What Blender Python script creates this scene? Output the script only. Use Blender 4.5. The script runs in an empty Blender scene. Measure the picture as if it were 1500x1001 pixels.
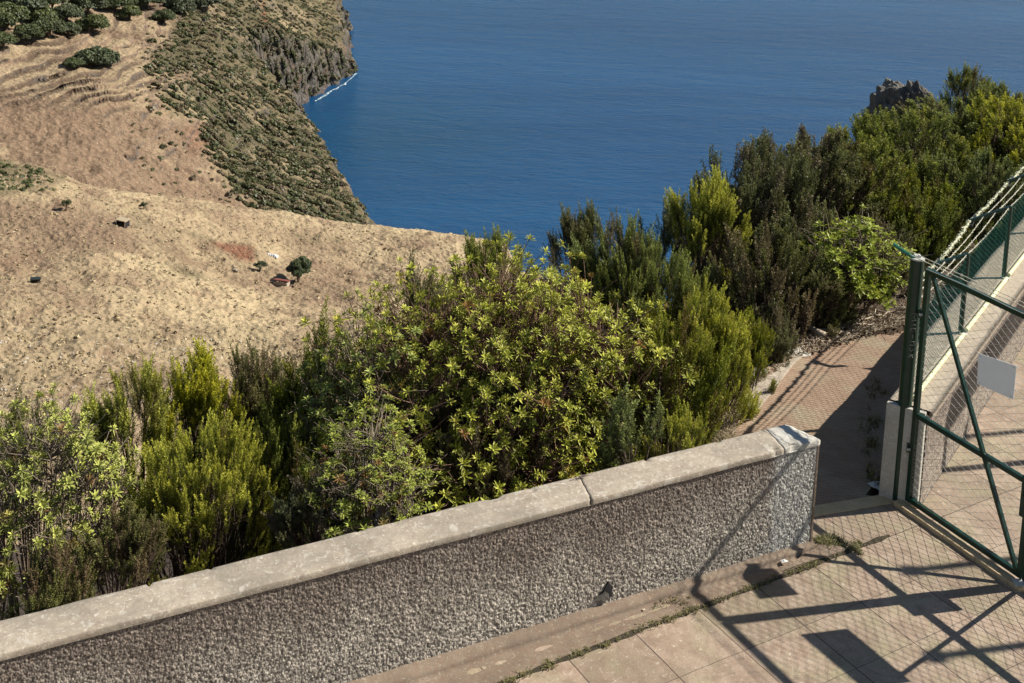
import bpy, math, random
import numpy as np
from mathutils import Vector, Matrix
C = bpy.context.scene.collection
R = math.radians
rng = np.random.default_rng(7)

# ------------------------------------------------------------------ camera
CF, CPY, CPI, CRO, CH = 1870.0, -72.0, 0.1334, 0.0423, 6.0
cam_d = bpy.data.cameras.new('camera'); cam = bpy.data.objects.new('camera', cam_d); C.objects.link(cam)
cam.location = (0, 0, CH)
cam.rotation_mode = 'QUATERNION'
cam.rotation_quaternion = (Matrix.Rotation(math.pi/2 - CPI, 4, 'X') @ Matrix.Rotation(CRO, 4, 'Z')).to_quaternion()
cam_d.sensor_width = 36; cam_d.lens = CF/1500*36
cam_d.shift_y = -(500.5 - CPY)/1500
cam_d.clip_start = 0.1; cam_d.clip_end = 60000
bpy.context.scene.camera = cam

def ray(px, py):
    u = np.asarray(px, float) - 750; v = np.asarray(py, float) - CPY
    cr, sr = math.cos(CRO), math.sin(CRO)
    a = (u*cr + v*sr)/CF; b = (-u*sr + v*cr)/CF
    c, s = math.cos(CPI), math.sin(CPI)
    return np.stack([a, c - b*s, -s - b*c], -1)
def at(px, py, D):            # surveyed point: bearing from the photo, forward distance D in metres
    r = ray(px, py); r = r/r[..., 1:2]
    return r*np.asarray(D, float)[..., None] + np.array([0, 0, CH])
def onz(px, py, z):
    r = ray(px, py)
    return r*((np.asarray(z, float) - CH)/r[..., 2])[..., None] + np.array([0, 0, CH])
def topix(P):
    P = np.asarray(P, float); X, Y, Z = P[..., 0], P[..., 1], P[..., 2] - CH
    c, s = math.cos(CPI), math.sin(CPI)
    d = Y*c - Z*s; up = Y*s + Z*c
    x = X/d*CF; y = -up/d*CF; cr, sr = math.cos(CRO), math.sin(CRO)
    return 750 + x*cr - y*sr, CPY + x*sr + y*cr

# ------------------------------------------------------------------ noise
def _h(ix, iy, seed):
    n = (ix.astype(np.int64)*374761393 + iy.astype(np.int64)*668265263 + seed*974634777) & 0xffffffff
    n = ((n ^ (n >> 13))*1274126177) & 0xffffffff
    n = (n ^ (n >> 16)) & 0xffffffff
    return n/4294967295.0
def vnoise(x, y, seed=0):
    ix = np.floor(x); iy = np.floor(y); fx = x - ix; fy = y - iy
    fx = fx*fx*(3-2*fx); fy = fy*fy*(3-2*fy)
    a = _h(ix, iy, seed); b = _h(ix+1, iy, seed); c = _h(ix, iy+1, seed); d = _h(ix+1, iy+1, seed)
    return (a*(1-fx) + b*fx)*(1-fy) + (c*(1-fx) + d*fx)*fy
def fbm(x, y, seed=0, o=4, g=.5):
    t = 0; a = 1; s = 0
    for i in range(o):
        t = t + a*vnoise(x*2**i + 17.3*i, y*2**i - 9.1*i, seed+i); s += a; a *= g
    return t/s*2 - 1
def sstep(a, b, x):
    t = np.clip((x-a)/(b-a), 0, 1); return t*t*(3-2*t)

# ------------------------------------------------------------------ objects
def tag(o, label=None, cat=None, group=None, kind=None, category=None):
    cat = cat or category
    if label: o['label'] = label
    if cat: o['category'] = cat
    if group: o['group'] = group
    if kind: o['kind'] = kind
    return o
def empty(name, loc=(0, 0, 0), rz=0.0, **k):
    o = bpy.data.objects.new(name, None); C.objects.link(o)
    o.location = tuple(float(v) for v in loc); o.rotation_euler = (0, 0, rz)
    o.empty_display_size = .1
    return tag(o, **k)
def link(name, me, mat=None, parent=None, loc=(0, 0, 0), rz=0.0, **k):
    o = bpy.data.objects.new(name, me); C.objects.link(o)
    if mat is not None and not me.materials: me.materials.append(mat)
    if parent is not None: o.parent = parent
    o.location = tuple(float(v) for v in loc); o.rotation_euler = (0, 0, rz)
    return tag(o, **k)
def mesh_np(name, V, F, attrs=None, smooth=False, fattrs=None):
    V = np.ascontiguousarray(V, np.float32).reshape(-1, 3); F = np.ascontiguousarray(F, np.int32)
    me = bpy.data.meshes.new(name); k = F.shape[1]
    me.vertices.add(len(V)); me.vertices.foreach_set('co', V.ravel())
    me.loops.add(F.size); me.loops.foreach_set('vertex_index', F.ravel())
    me.polygons.add(len(F)); me.polygons.foreach_set('loop_start', np.arange(0, F.size, k, dtype=np.int32))
    me.update(calc_edges=True)
    for n, a in (attrs or {}).items():
        at_ = me.attributes.new(n, 'FLOAT', 'POINT'); at_.data.foreach_set('value', np.ascontiguousarray(a, np.float32).ravel())
    if smooth: me.polygons.foreach_set('use_smooth', np.ones(len(F), bool))
    me.validate(clean_customdata=False)
    return me
def grid_faces(nu, nv):
    i = np.arange(nu-1)[:, None]*nv + np.arange(nv-1)[None, :]
    return np.stack([i, i+nv, i+nv+1, i+1], -1).reshape(-1, 4)

class MB:
    """collects boxes, bars and tubes into one mesh"""
    def __init__(s): s.v = []; s.f = []
    def add(s, vs, fs):
        b = len(s.v); s.v += [tuple(map(float, v)) for v in vs]; s.f += [tuple(b+i for i in f) for f in fs]
    def hexa(s, p):      # 8 pts: bottom 4 ccw, top 4 ccw
        s.add(p, [(3, 2, 1, 0), (4, 5, 6, 7), (0, 1, 5, 4), (1, 2, 6, 5), (2, 3, 7, 6), (3, 0, 4, 7)])
    def box(s, c, sz, rz=0.0, tilt=None):
        M = Matrix.Rotation(rz, 3, 'Z')
        if tilt is not None: M = M @ tilt
        P = []
        for z in (-.5, .5):
            for x, y in ((-.5, -.5), (.5, -.5), (.5, .5), (-.5, .5)):
                P.append(Vector(c) + M @ Vector((x*sz[0], y*sz[1], z*sz[2])))
        s.hexa(P)
    def bar(s, a, b, w, h=None, up=(0, 0, 1)):       # square bar
        a = Vector(a); b = Vector(b); d = (b-a).normalized(); h = h or w
        u = Vector(up)
        if abs(d.dot(u)) > .95: u = Vector((0.48, -.88, 0))
        x = d.cross(u).normalized(); y = x.cross(d)
        P = []
        for q in (a, b):
            for i, j in ((-1, -1), (1, -1), (1, 1), (-1, 1)): P.append(q + x*(i*w/2) + y*(j*h/2))
        s.hexa(P)
    def tube(s, pts, r, n=10, cap=True):
        pts = [Vector(p) for p in pts]; rr = r if hasattr(r, '__len__') else [r]*len(pts)
        b = len(s.v); x = None
        for i, p in enumerate(pts):
            d = (pts[min(i+1, len(pts)-1)] - pts[max(i-1, 0)]).normalized()
            if x is None: x = d.orthogonal().normalized()
            x = (x - d*x.dot(d)).normalized(); y = d.cross(x)
            for k in range(n):
                a = 2*math.pi*k/n; s.v.append(tuple(p + (x*math.cos(a) + y*math.sin(a))*rr[i]))
        for i in range(len(pts)-1):
            for k in range(n):
                k2 = (k+1) % n; s.f.append((b+i*n+k, b+i*n+k2, b+(i+1)*n+k2, b+(i+1)*n+k))
        if cap:
            s.f.append(tuple(b+k for k in reversed(range(n)))); e = b+(len(pts)-1)*n; s.f.append(tuple(e+k for k in range(n)))
    def mesh(s, name, smooth=False, bevel=0):
        me = bpy.data.meshes.new(name); me.from_pydata(s.v, [], s.f); me.update()
        if smooth: me.polygons.foreach_set('use_smooth', [True]*len(me.polygons))
        return me
    def build(s, name, mat, parent=None, smooth=False, bevel=0, **k):
        o = link(name, s.mesh(name, smooth), mat, parent, **k)
        if bevel:
            m = o.modifiers.new('bevel', 'BEVEL'); m.width = bevel; m.segments = 2; m.limit_method = 'ANGLE'
        return o

def tubes_np(P, r, n=3):
    """P (M,K,3) polylines, r (M,K) radii -> verts, quads"""
    M, K, _ = P.shape
    d = np.gradient(P, axis=1); d /= np.linalg.norm(d, axis=2, keepdims=True) + 1e-9
    ref = np.where(np.abs(d[..., 2:3]) > .9, np.array([1., 0, 0]), np.array([0, 0, 1.]))
    x = np.cross(d, ref); x /= np.linalg.norm(x, axis=2, keepdims=True) + 1e-9
    y = np.cross(d, x)
    a = np.arange(n)*2*np.pi/n
    V = P[:, :, None, :] + r[:, :, None, None]*(x[:, :, None, :]*np.cos(a)[None, None, :, None] + y[:, :, None, :]*np.sin(a)[None, None, :, None])
    V = V.reshape(-1, 3)
    m = np.arange(M)[:, None, None]; k = np.arange(K-1)[None, :, None]; j = np.arange(n)[None, None, :]; j2 = (j+1) % n
    base = m*K*n
    F = np.stack([base+k*n+j, base+k*n+j2, base+(k+1)*n+j2, base+(k+1)*n+j], -1).reshape(-1, 4)
    return V, F

# ------------------------------------------------------------------ materials
def new_mat(name):
    m = bpy.data.materials.new(name); m.use_nodes = True; nt = m.node_tree; nt.nodes.clear()
    out = nt.nodes.new('ShaderNodeOutputMaterial'); return m, nt, out
class G:
    def __init__(s, name):
        s.m, s.nt, s.out = new_mat(name)
    def n(s, t, **k):
        nd = s.nt.nodes.new(t)
        for a, v in k.items():
            if a.startswith('_'): setattr(nd, a[1:], v)
        return nd
    def l(s, a, b): s.nt.links.new(a, b)
    def coord(s, kind='Object'): return s.n('ShaderNodeTexCoord').outputs[kind]
    def mapping(s, vec, scale=(1, 1, 1), rot=(0, 0, 0), loc=(0, 0, 0)):
        mp = s.n('ShaderNodeMapping'); s.l(vec, mp.inputs['Vector'])
        mp.inputs['Scale'].default_value = scale; mp.inputs['Rotation'].default_value = rot; mp.inputs['Location'].default_value = loc
        return mp.outputs[0]
    def noise(s, vec, scale, detail=4, rough=.55, dist=0):
        t = s.n('ShaderNodeTexNoise'); s.l(vec, t.inputs['Vector'])
        t.inputs['Scale'].default_value = scale; t.inputs['Detail'].default_value = detail
        t.inputs['Roughness'].default_value = rough; t.inputs['Distortion'].default_value = dist
        return t.outputs['Fac']
    def vor(s, vec, scale, feature='F1', out='Distance', rand=1):
        t = s.n('ShaderNodeTexVoronoi', _feature=feature); s.l(vec, t.inputs['Vector'])
        t.inputs['Scale'].default_value = scale; t.inputs['Randomness'].default_value = rand
        return t.outputs[out]
    def ramp(s, fac, stops):
        r = s.n('ShaderNodeValToRGB'); s.l(fac, r.inputs[0]); cr = r.color_ramp
        while len(cr.elements) < len(stops): cr.elements.new(.5)
        for e, (p, c) in zip(cr.elements, stops):
            e.position = p; e.color = (*c, 1) if hasattr(c, '__len__') else (c, c, c, 1)
        return r.outputs[0]
    def mix(s, fac, a, b, mode='MIX'):
        x = s.n('ShaderNodeMix', _data_type='RGBA', _blend_type=mode)
        for inp, v in ((x.inputs[0], fac), (x.inputs[6], a), (x.inputs[7], b)):
            if isinstance(v, bpy.types.NodeSocket): s.l(v, inp)
            elif hasattr(v, '__len__'): inp.default_value = (*v, 1)
            else: inp.default_value = v
        return x.outputs[2]
    def math(s, op, a, b=0.0, c=None, clamp=False):
        x = s.n('ShaderNodeMath', _operation=op, _use_clamp=clamp)
        for inp, v in zip(x.inputs, (a, b, c)):
            if v is None: continue
            if isinstance(v, bpy.types.NodeSocket): s.l(v, inp)
            else: inp.default_value = v
        return x.outputs[0]
    def attr(s, name, inst=False):
        a = s.n('ShaderNodeAttribute', _attribute_name=name); return a.outputs['Fac']
    def bump(s, h, dist=.01, strength=1.0, normal=None):
        b = s.n('ShaderNodeBump'); s.l(h, b.inputs['Height']); b.inputs['Distance'].default_value = dist; b.inputs['Strength'].default_value = strength
        if normal is not None: s.l(normal, b.inputs['Normal'])
        return b.outputs[0]
    def pbsdf(s, col, rough=.8, normal=None, metal=0.0, spec=.5, link=True):
        p = s.n('ShaderNodeBsdfPrincipled')
        for inp, v in ((p.inputs['Base Color'], col), (p.inputs['Roughness'], rough), (p.inputs['Metallic'], metal), (p.inputs['Specular IOR Level'], spec)):
            if isinstance(v, bpy.types.NodeSocket): s.l(v, inp)
            elif hasattr(v, '__len__'): inp.default_value = (*v, 1)
            else: inp.default_value = v
        if normal is not None: s.l(normal, p.inputs['Normal'])
        if link: s.l(p.outputs[0], s.out.inputs[0])
        return p

MAT = {}
def m_paint(name, c1, c2, rough=.4, rust=0.0):
    g = G(name); v = g.coord()
    col = g.mix(g.ramp(g.noise(v, 14, 5), [(.35, 0), (.7, 1)]), c1, c2)
    if rust:
        col = g.mix(g.ramp(g.noise(v, 40, 4, .7), [(.66, 0), (.72, rust)]), col, (.16, .13, .09))
    g.pbsdf(col, rough, g.bump(g.noise(v, 60, 3), .002, .5)); MAT[name] = g.m; return g.m
m_paint('green_paint', (.002, .024, .016), (.004, .038, .025), .36, .25)
m_paint('green_wire', (.015, .17, .12), (.035, .26, .19), .45)
m_paint('galv_wire', (.42, .42, .38), (.6, .6, .55), .45)
m_paint('pale_wire', (.48, .46, .36), (.66, .63, .50), .6)
m_paint('moss_wire', (.30, .32, .20), (.52, .51, .36), .7)
m_paint('dark_steel', (.02, .028, .026), (.035, .04, .035), .45)
m_paint('sign_white', (.84, .85, .86), (.88, .89, .90), .5)
m_paint('yellow_pipe', (.62, .62, .32), (.76, .74, .50), .6)
m_paint('rag_white', (.5, .5, .48), (.75, .75, .73), .9)
m_paint('white_sheet', (.55, .55, .53), (.72, .72, .70), .7)
m_paint('red_roof', (.14, .035, .028), (.24, .07, .05), .8)
m_paint('tan_board', (.38, .30, .19), (.55, .45, .30), .85)
m_paint('dark_void', (.012, .012, .014), (.03, .028, .03), .9)

def m_bark(name, a, b):
    g = G(name); v = g.coord()
    col = g.mix(g.ramp(g.noise(g.mapping(v, (1, 1, .25)), 30, 4), [(.3, 0), (.7, 1)]), a, b)
    g.pbsdf(col, .9, g.bump(g.noise(g.mapping(v, (1, 1, .2)), 60, 3), .004)); MAT[name] = g.m
m_bark('bark', (.055, .035, .024), (.16, .115, .08))
m_bark('bark_red', (.10, .05, .035), (.26, .16, .11))
m_bark('bark_pale', (.12, .09, .065), (.30, .24, .18))
m_bark('dead_wood', (.30, .23, .16), (.62, .54, .42))

def m_leaf(name, base, mid, tip, brown, hue_amt=1.0, rough=.5, trans=.15, brown_lo=.80):
    g = G(name)
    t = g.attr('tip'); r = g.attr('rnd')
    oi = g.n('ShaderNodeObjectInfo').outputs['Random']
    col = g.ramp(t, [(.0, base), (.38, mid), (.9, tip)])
    # plume to plume and shrub to shrub variation of real leaf colour
    col = g.mix(g.ramp(r, [(brown_lo, 0), (brown_lo+.05, .75)]), col, brown)
    hs = g.n('ShaderNodeHueSaturation')
    g.l(col, hs.inputs['Color'])
    g.l(g.math('MULTIPLY_ADD', g.math('ADD', g.math('MULTIPLY', r, .55), g.math('MULTIPLY', oi, .45)), -.045*hue_amt, .5+.024*hue_amt), hs.inputs['Hue'])
    g.l(g.math('MULTIPLY_ADD', oi, .35*hue_amt, 1-.25*hue_amt), hs.inputs['Saturation'])
    g.l(g.math('MULTIPLY_ADD', g.math('FRACT', g.math('MULTIPLY', r, 7.31)), .6, .7), hs.inputs['Value'])
    col = hs.outputs[0]
    p = g.pbsdf(col, rough, link=False, spec=.22)
    tr = g.n('ShaderNodeBsdfTranslucent'); g.l(g.mix(.5, col, (.25, .28, .02), 'MIX'), tr.inputs[0])
    mx = g.n('ShaderNodeMixShader'); mx.inputs[0].default_value = trans
    g.l(p.outputs[0], mx.inputs[1]); g.l(tr.outputs[0], mx.inputs[2]); g.l(mx.outputs[0], g.out.inputs[0])
    MAT[name] = g.m
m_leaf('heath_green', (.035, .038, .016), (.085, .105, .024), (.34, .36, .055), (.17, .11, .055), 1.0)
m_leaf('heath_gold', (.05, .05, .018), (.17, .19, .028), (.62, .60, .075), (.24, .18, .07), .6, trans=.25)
m_leaf('heath_dull', (.045, .04, .025), (.09, .085, .036), (.24, .235, .075), (.23, .16, .10), 1.0, brown_lo=.6)
m_leaf('rosette_leaf', (.07, .08, .02), (.20, .23, .04), (.58, .58, .10), (.27, .09, .045), .5, rough=.42, trans=.2, brown_lo=.93)
m_leaf('rosette_dull', (.09, .10, .03), (.17, .20, .045), (.34, .38, .08), (.2, .08, .045), .5, rough=.5, trans=.15, brown_lo=.85)
m_leaf('broad_leaf', (.08, .11, .018), (.22, .28, .025), (.50, .54, .045), (.25, .2, .05), .5, rough=.4, trans=.4, brown_lo=.95)
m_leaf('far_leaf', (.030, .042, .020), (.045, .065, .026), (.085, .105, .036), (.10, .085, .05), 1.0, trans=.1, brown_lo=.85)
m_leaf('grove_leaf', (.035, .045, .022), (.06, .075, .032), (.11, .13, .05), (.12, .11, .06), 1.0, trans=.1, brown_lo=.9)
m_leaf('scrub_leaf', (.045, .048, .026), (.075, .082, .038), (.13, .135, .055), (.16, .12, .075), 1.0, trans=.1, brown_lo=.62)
m_leaf('grass_blade', (.16, .13, .06), (.26, .26, .08), (.46, .42, .16), (.42, .34, .20), .7, trans=.3, brown_lo=.55)
m_leaf('tussock_straw', (.20, .15, .10), (.42, .33, .20), (.58, .47, .28), (.30, .22, .14), .3, trans=.1, brown_lo=.5)
m_leaf('straw_blade', (.22, .17, .10), (.40, .33, .20), (.55, .47, .30), (.50, .42, .27), .5, trans=.2, brown_lo=.5)

def m_concrete(name, c1, c2, c3, spot=(.62, .60, .54), spot_amt=.6, rough=.9, end_white=None, bumpd=.006):
    g = G(name); v = g.coord()
    col = g.mix(g.ramp(g.noise(v, 3.5, 6, .65), [(.3, 0), (.7, 1)]), c1, c2)
    col = g.mix(g.ramp(g.noise(v, 17, 5, .7), [(.45, 0), (.75, .8)]), col, c3)
    col = g.mix(g.ramp(g.noise(v, 48, 4, .6, .6), [(.58, 0), (.66, spot_amt)]), col, spot)
    col = g.mix(g.ramp(g.noise(v, 130, 2), [(.62, 0), (.75, .45)]), col, (.09, .08, .065))
    if name.startswith('coping'):
        col = g.mix(g.ramp(g.noise(v, 1.9, 6, .7, .6), [(.48, 0), (.62, .55)]), col, (.23, .205, .16))
        col = g.mix(g.ramp(g.noise(v, 9, 6, .75, 1.0), [(.56, 0), (.62, .6)]), col, (.56, .53, .45))
    if end_white:
        sx = g.n('ShaderNodeSeparateXYZ'); g.l(v, sx.inputs[0])
        f = g.math('ADD', sx.outputs[0], g.math('MULTIPLY', g.noise(v, 6, 4), .25))
        col = g.mix(g.ramp(f, end_white[0]), col, end_white[1])
    h = g.math('ADD', g.noise(v, 30, 6, .7), g.math('MULTIPLY', g.noise(v, 160, 3), .4))
    g.pbsdf(col, rough, g.bump(h, bumpd, .8)); MAT[name] = g.m
    return g
m_concrete('coping', (.28, .235, .18), (.48, .41, .32), (.25, .195, .15), spot=(.66, .60, .50), spot_amt=.75)
m_concrete('coping_white', (.44, .42, .37), (.58, .56, .50), (.36, .33, .28), spot=(.74, .72, .66), spot_amt=.8)
m_concrete('parapet_top', (.34, .28, .21), (.46, .39, .30), (.27, .22, .165), spot=(.60, .53, .42))
m_concrete('plaster_end', (.40, .38, .33), (.54, .51, .45), (.34, .31, .26), spot=(.72, .69, .62))
m_concrete('strip_cement', (.14, .105, .075), (.26, .20, .145), (.20, .12, .08), spot=(.42, .36, .28), spot_amt=.5)
m_concrete('sill', (.46, .35, .20), (.60, .47, .29), (.38, .28, .16), spot=(.70, .58, .40), spot_amt=.4)
m_concrete('rock', (.115, .105, .09), (.20, .185, .16), (.08, .075, .062), spot=(.42, .40, .35), spot_amt=.7, bumpd=.04)

def m_roughcast(name, dark, mid, light, pale_end=False):
    g = G(name); v = g.coord()
    vm = g.mapping(v, (1, 1, .82))
    a = g.vor(vm, 76, 'F1'); n2 = g.noise(vm, 75, 3, .6); cell = g.vor(vm, 76, 'F1', 'Color')
    sep = g.n('ShaderNodeSeparateColor'); g.l(cell, sep.inputs[0])
    hgt = g.attr('hgt')
    col = g.mix(g.ramp(sep.outputs[0], [(.38, 0), (.62, 1)]), dark, light)
    col = g.mix(.45, col, g.mix(g.ramp(n2, [(.4, 0), (.62, 1)]), dark, light))
    col = g.mix(g.ramp(hgt, [(.2, .6), (.5, 0)]), col, tuple(c*.5 for c in dark))
    # weather staining: damp dark streaks below the coping, paler scrubbed patches
    sx = g.n('ShaderNodeSeparateXYZ'); g.l(v, sx.inputs[0])
    st = g.noise(g.mapping(v, (1.1, 1, .5)), 1.3, 5, .6)
    up = g.math('MULTIPLY_ADD', sx.outputs[2], 1.25, -.42)
    f = g.ramp(g.math('ADD', g.math('MULTIPLY', st, .9), g.math('MULTIPLY', up, .6)), [(.45, 0), (.76, .8)])
    col = g.mix(f, col, g.mix(g.ramp(n2, [(.45, 0), (.65, 1)]), (.07, .052, .042), (.30, .235, .19)))
    if pale_end:
        e = g.math('ADD', sx.outputs[0], g.math('MULTIPLY', g.noise(v, 5, 4), .3))
        col = g.mix(g.ramp(e, [(.0, 0), (.001, 0)]), col, col) if False else col
        ef = g.n('ShaderNodeMapRange'); g.l(e, ef.inputs[0]); ef.inputs[1].default_value = -.34; ef.inputs[2].default_value = -.22
        col = g.mix(ef.outputs[0], col, g.mix(g.ramp(g.math('ADD', g.math('MULTIPLY', sep.outputs[0], .5), g.math('MULTIPLY', n2, .6)), [(.35, 0), (.7, 1)]), (.20, .195, .18), (.54, .53, .48)))
    h = g.math('SUBTRACT', g.math('MULTIPLY', n2, 1.0), g.math('MULTIPLY', a, 1.2))
    g.pbsdf(col, .92, g.bump(h, .005, .8)); MAT[name] = g.m
m_roughcast('roughcast', (.17, .15, .125), (.2, .18, .15), (.65, .585, .49), True)
m_roughcast('roughcast_brown', (.17, .13, .10), (.2, .18, .15), (.42, .36, .29))

def m_tiles():
    g = G('paving_slabs'); v = g.coord()
    wob = g.n('ShaderNodeVectorMath', _operation='ADD'); g.l(v, wob.inputs[0])
    nz = g.n('ShaderNodeTexNoise'); g.l(v, nz.inputs['Vector']); nz.inputs['Scale'].default_value = 5
    vs = g.n('ShaderNodeVectorMath', _operation='SCALE'); g.l(nz.outputs['Color'], vs.inputs[0]); vs.inputs['Scale'].default_value = .012
    g.l(vs.outputs[0], wob.inputs[1])
    def brick(w, h, ms):
        b = g.n('ShaderNodeTexBrick', _offset=0.0, _offset_frequency=1, _squash=1.0)
        g.l(wob.outputs[0], b.inputs['Vector']); b.inputs['Scale'].default_value = 1
        b.inputs['Brick Width'].default_value = w; b.inputs['Row Height'].default_value = h
        b.inputs['Mortar Size'].default_value = ms; b.inputs['Mortar Smooth'].default_value = .3
        b.inputs['Color1'].default_value = (.42, .42, .42, 1); b.inputs['Color2'].default_value = (.62, .62, .62, 1); b.inputs['Mortar'].default_value = (.5, .5, .5, 1)
        return b
    b1 = brick(.575, 40, .0045)       # joints across
    b2 = brick(40, .506, .003)
    b3 = brick(.575, .506, .0001)
    big = g.noise(v, 1.6, 6, .62); mid = g.noise(v, 9, 6, .7); fine = g.noise(v, 60, 4, .65)
    col = g.mix(g.ramp(big, [(.3, 0), (.7, 1)]), (.34, .245, .18), (.46, .36, .275))
    col = g.mix(g.ramp(mid, [(.42, 0), (.66, .85)]), col, (.27, .185, .125))
    col = g.mix(g.ramp(g.noise(v, 2.6, 5, .6), [(.46, 0), (.68, .8)]), col, (.31, .285, .165))
    sepc = g.n('ShaderNodeSeparateColor'); g.l(b3.outputs['Color'], sepc.inputs[0])
    col = g.mix(1.0, col, g.ramp(sepc.outputs[0], [(.4, .74), (.65, 1.10)]), 'MULTIPLY')
    col = g.mix(g.ramp(g.noise(v, 26, 5, .75, .8), [(.58, 0), (.66, .75)]), col, (.60, .53, .42))
    col = g.mix(g.ramp(g.noise(v, 4.5, 7, .75, .7), [(.50, 0), (.60, .5)]), col, (.19, .14, .10))
    col = g.mix(g.ramp(g.noise(v, 34, 4, .7), [(.58, 0), (.70, .65)]), col, (.15, .12, .09))
    col = g.mix(g.ramp(fine, [(.35, .35), (.6, 0)]), col, (.22, .17, .12))
    col = g.mix(g.math('MULTIPLY', b1.outputs['Fac'], .92), col, (.055, .035, .028))
    col = g.mix(g.math('MULTIPLY', b2.outputs['Fac'], g.ramp(g.noise(v, 4, 3), [(.35, .35), (.6, .95)])), col, (.10, .075, .055))
    h = g.math('ADD', g.math('MULTIPLY', mid, .5), g.math('MULTIPLY', fine, .35))
    h = g.math('SUBTRACT', h, g.math('MULTIPLY', g.math('MAXIMUM', b1.outputs['Fac'], b2.outputs['Fac']), 1.2))
    g.pbsdf(col, .85, g.bump(h, .007, .9)); MAT['paving_slabs'] = g.m
m_tiles()

def m_path():
    g = G('ribbed_path'); v = g.coord()
    wv = g.n('ShaderNodeTexWave', _wave_type='BANDS', _bands_direction='Y', _wave_profile='SIN')
    g.l(v, wv.inputs['Vector']); wv.inputs['Scale'].default_value = 7.2; wv.inputs['Distortion'].default_value = 2.6
    wv.inputs['Detail'].default_value = 3; wv.inputs['Detail Scale'].default_value = 2.5
    n = g.noise(v, 6, 6, .65)
    col = g.mix(g.ramp(n, [(.3, 0), (.7, 1)]), (.27, .175, .115), (.38, .265, .18))
    col = g.mix(g.ramp(g.noise(v, 1.7, 5), [(.5, 0), (.68, .75)]), col, (.36, .325, .22))
    col = g.mix(g.math('MULTIPLY', g.ramp(wv.outputs['Fac'], [(.0, .55), (.5, 0)]), g.ramp(g.noise(v, 2.2, 4), [(.3, .35), (.6, 1)])), col, (.19, .125, .085))
    col = g.mix(g.ramp(g.noise(v, 40, 5, .7), [(.58, 0), (.68, .6)]), col, (.58, .50, .38))
    col = g.mix(g.ramp(g.noise(v, 70, 3, .7), [(.60, 0), (.7, .5)]), col, (.12, .085, .06))
    h = g.math('ADD', g.math('MULTIPLY', wv.outputs['Fac'], .8), g.math('MULTIPLY', g.noise(v, 30, 5, .7), .8))
    g.pbsdf(col, .9, g.bump(h, .008, .9)); MAT['ribbed_path'] = g.m
m_path()

def m_ground(name, a, b, c, sc=1.0):
    g = G(name); v = g.coord()
    col = g.mix(g.ramp(g.noise(v, 1.2*sc, 6, .65), [(.35, 0), (.65, 1)]), a, b)
    col = g.mix(g.ramp(g.noise(v, 18*sc, 6, .7), [(.45, 0), (.7, .8)]), col, c)
    col = g.mix(g.ramp(g.noise(v, 60*sc, 4, .7), [(.6, 0), (.68, .7)]), col, (.40, .31, .21))
    g.pbsdf(col, .95, g.bump(g.noise(v, 22*sc, 6, .75), .05, 1)); MAT[name] = g.m
m_ground('litter_soil', (.10, .065, .042), (.17, .12, .08), (.055, .038, .026))

def m_hill(name, far=False):
    g = G(name); v = g.coord()
    s = .5 if far else 1.0
    warp = v
    grass = g.mix(g.ramp(g.noise(v, .035*s, 5, .6), [(.35, 0), (.65, 1)]), (.36, .27, .17), (.53, .415, .25))
    grass = g.mix(g.ramp(g.noise(v, .09*s, 5, .65, .5), [(.47, 0), (.66, .9)]), grass, (.23, .15, .10))
    grass = g.mix(g.ramp(g.noise(v, .25*s, 6, .7, .4), [(.5, 0), (.68, .6)]), grass, (.46, .375, .22))
    green = g.attr('green'); brown = g.attr('brown'); rock = g.attr('rockm'); red = g.attr('redm')
    tex = g.noise(g.mapping(v, (1, 1, 1)), 1.6*s, 6, .75)
    tex2 = g.vor(v, 1.1*s, 'F1')
    col = g.mix(g.math('MULTIPLY', brown, .9), grass, g.mix(g.ramp(tex, [(.35, 0), (.65, 1)]), (.13, .085, .058), (.29, .195, .13)))
    gn = g.mix(g.ramp(tex, [(.35, 0), (.6, 1)]), (.055, .052, .028), (.125, .112, .058))
    gn = g.mix(g.ramp(g.noise(v, .2*s, 4), [(.48, 0), (.68, .7)]), gn, (.15, .105, .068))
    col = g.mix(green, col, gn)
    col = g.mix(g.math('MULTIPLY', g.attr('bank_shade_veg'), .85), col, (.075, .052, .036))  # terrace risers darkened: painted shade together with dark vegetation
    col = g.mix(red, col, (.20, .075, .045))
    # tuft texture
    col = g.mix(g.ramp(tex, [(.34, .5), (.50, 0)]), col, (.24, .175, .115))
    col = g.mix(g.ramp(g.noise(v, 2.6*s, 5, .7), [(.56, 0), (.70, .75)]), col, (.52, .43, .28))
    rk = g.mix(g.ramp(g.noise(g.mapping(v, (1, 1, .8)), .45, 6, .75), [(.35, 0), (.65, 1)]), (.045, .040, .038), (.17, .155, .14))
    rk = g.mix(g.ramp(g.noise(v, .12, 4), [(.55, 0), (.7, .6)]), rk, (.20, .11, .075))
    col = g.mix(rock, col, rk)
    if not far:
        st = g.attr('stone')
        col = g.mix(g.math('MULTIPLY', st, g.ramp(g.vor(v, .75, 'F1'), [(.10, .8), (.18, 0)])), col, (.56, .53, .47))
    h = g.math('ADD', g.noise(v, .9*s, 6, .75), g.math('MULTIPLY', tex2, .6))
    g.pbsdf(col, .95, g.bump(h, 1.0 if far else .55, 1), spec=.1); MAT[name] = g.m
m_hill('dry_hill'); m_hill('far_land', True)

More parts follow.
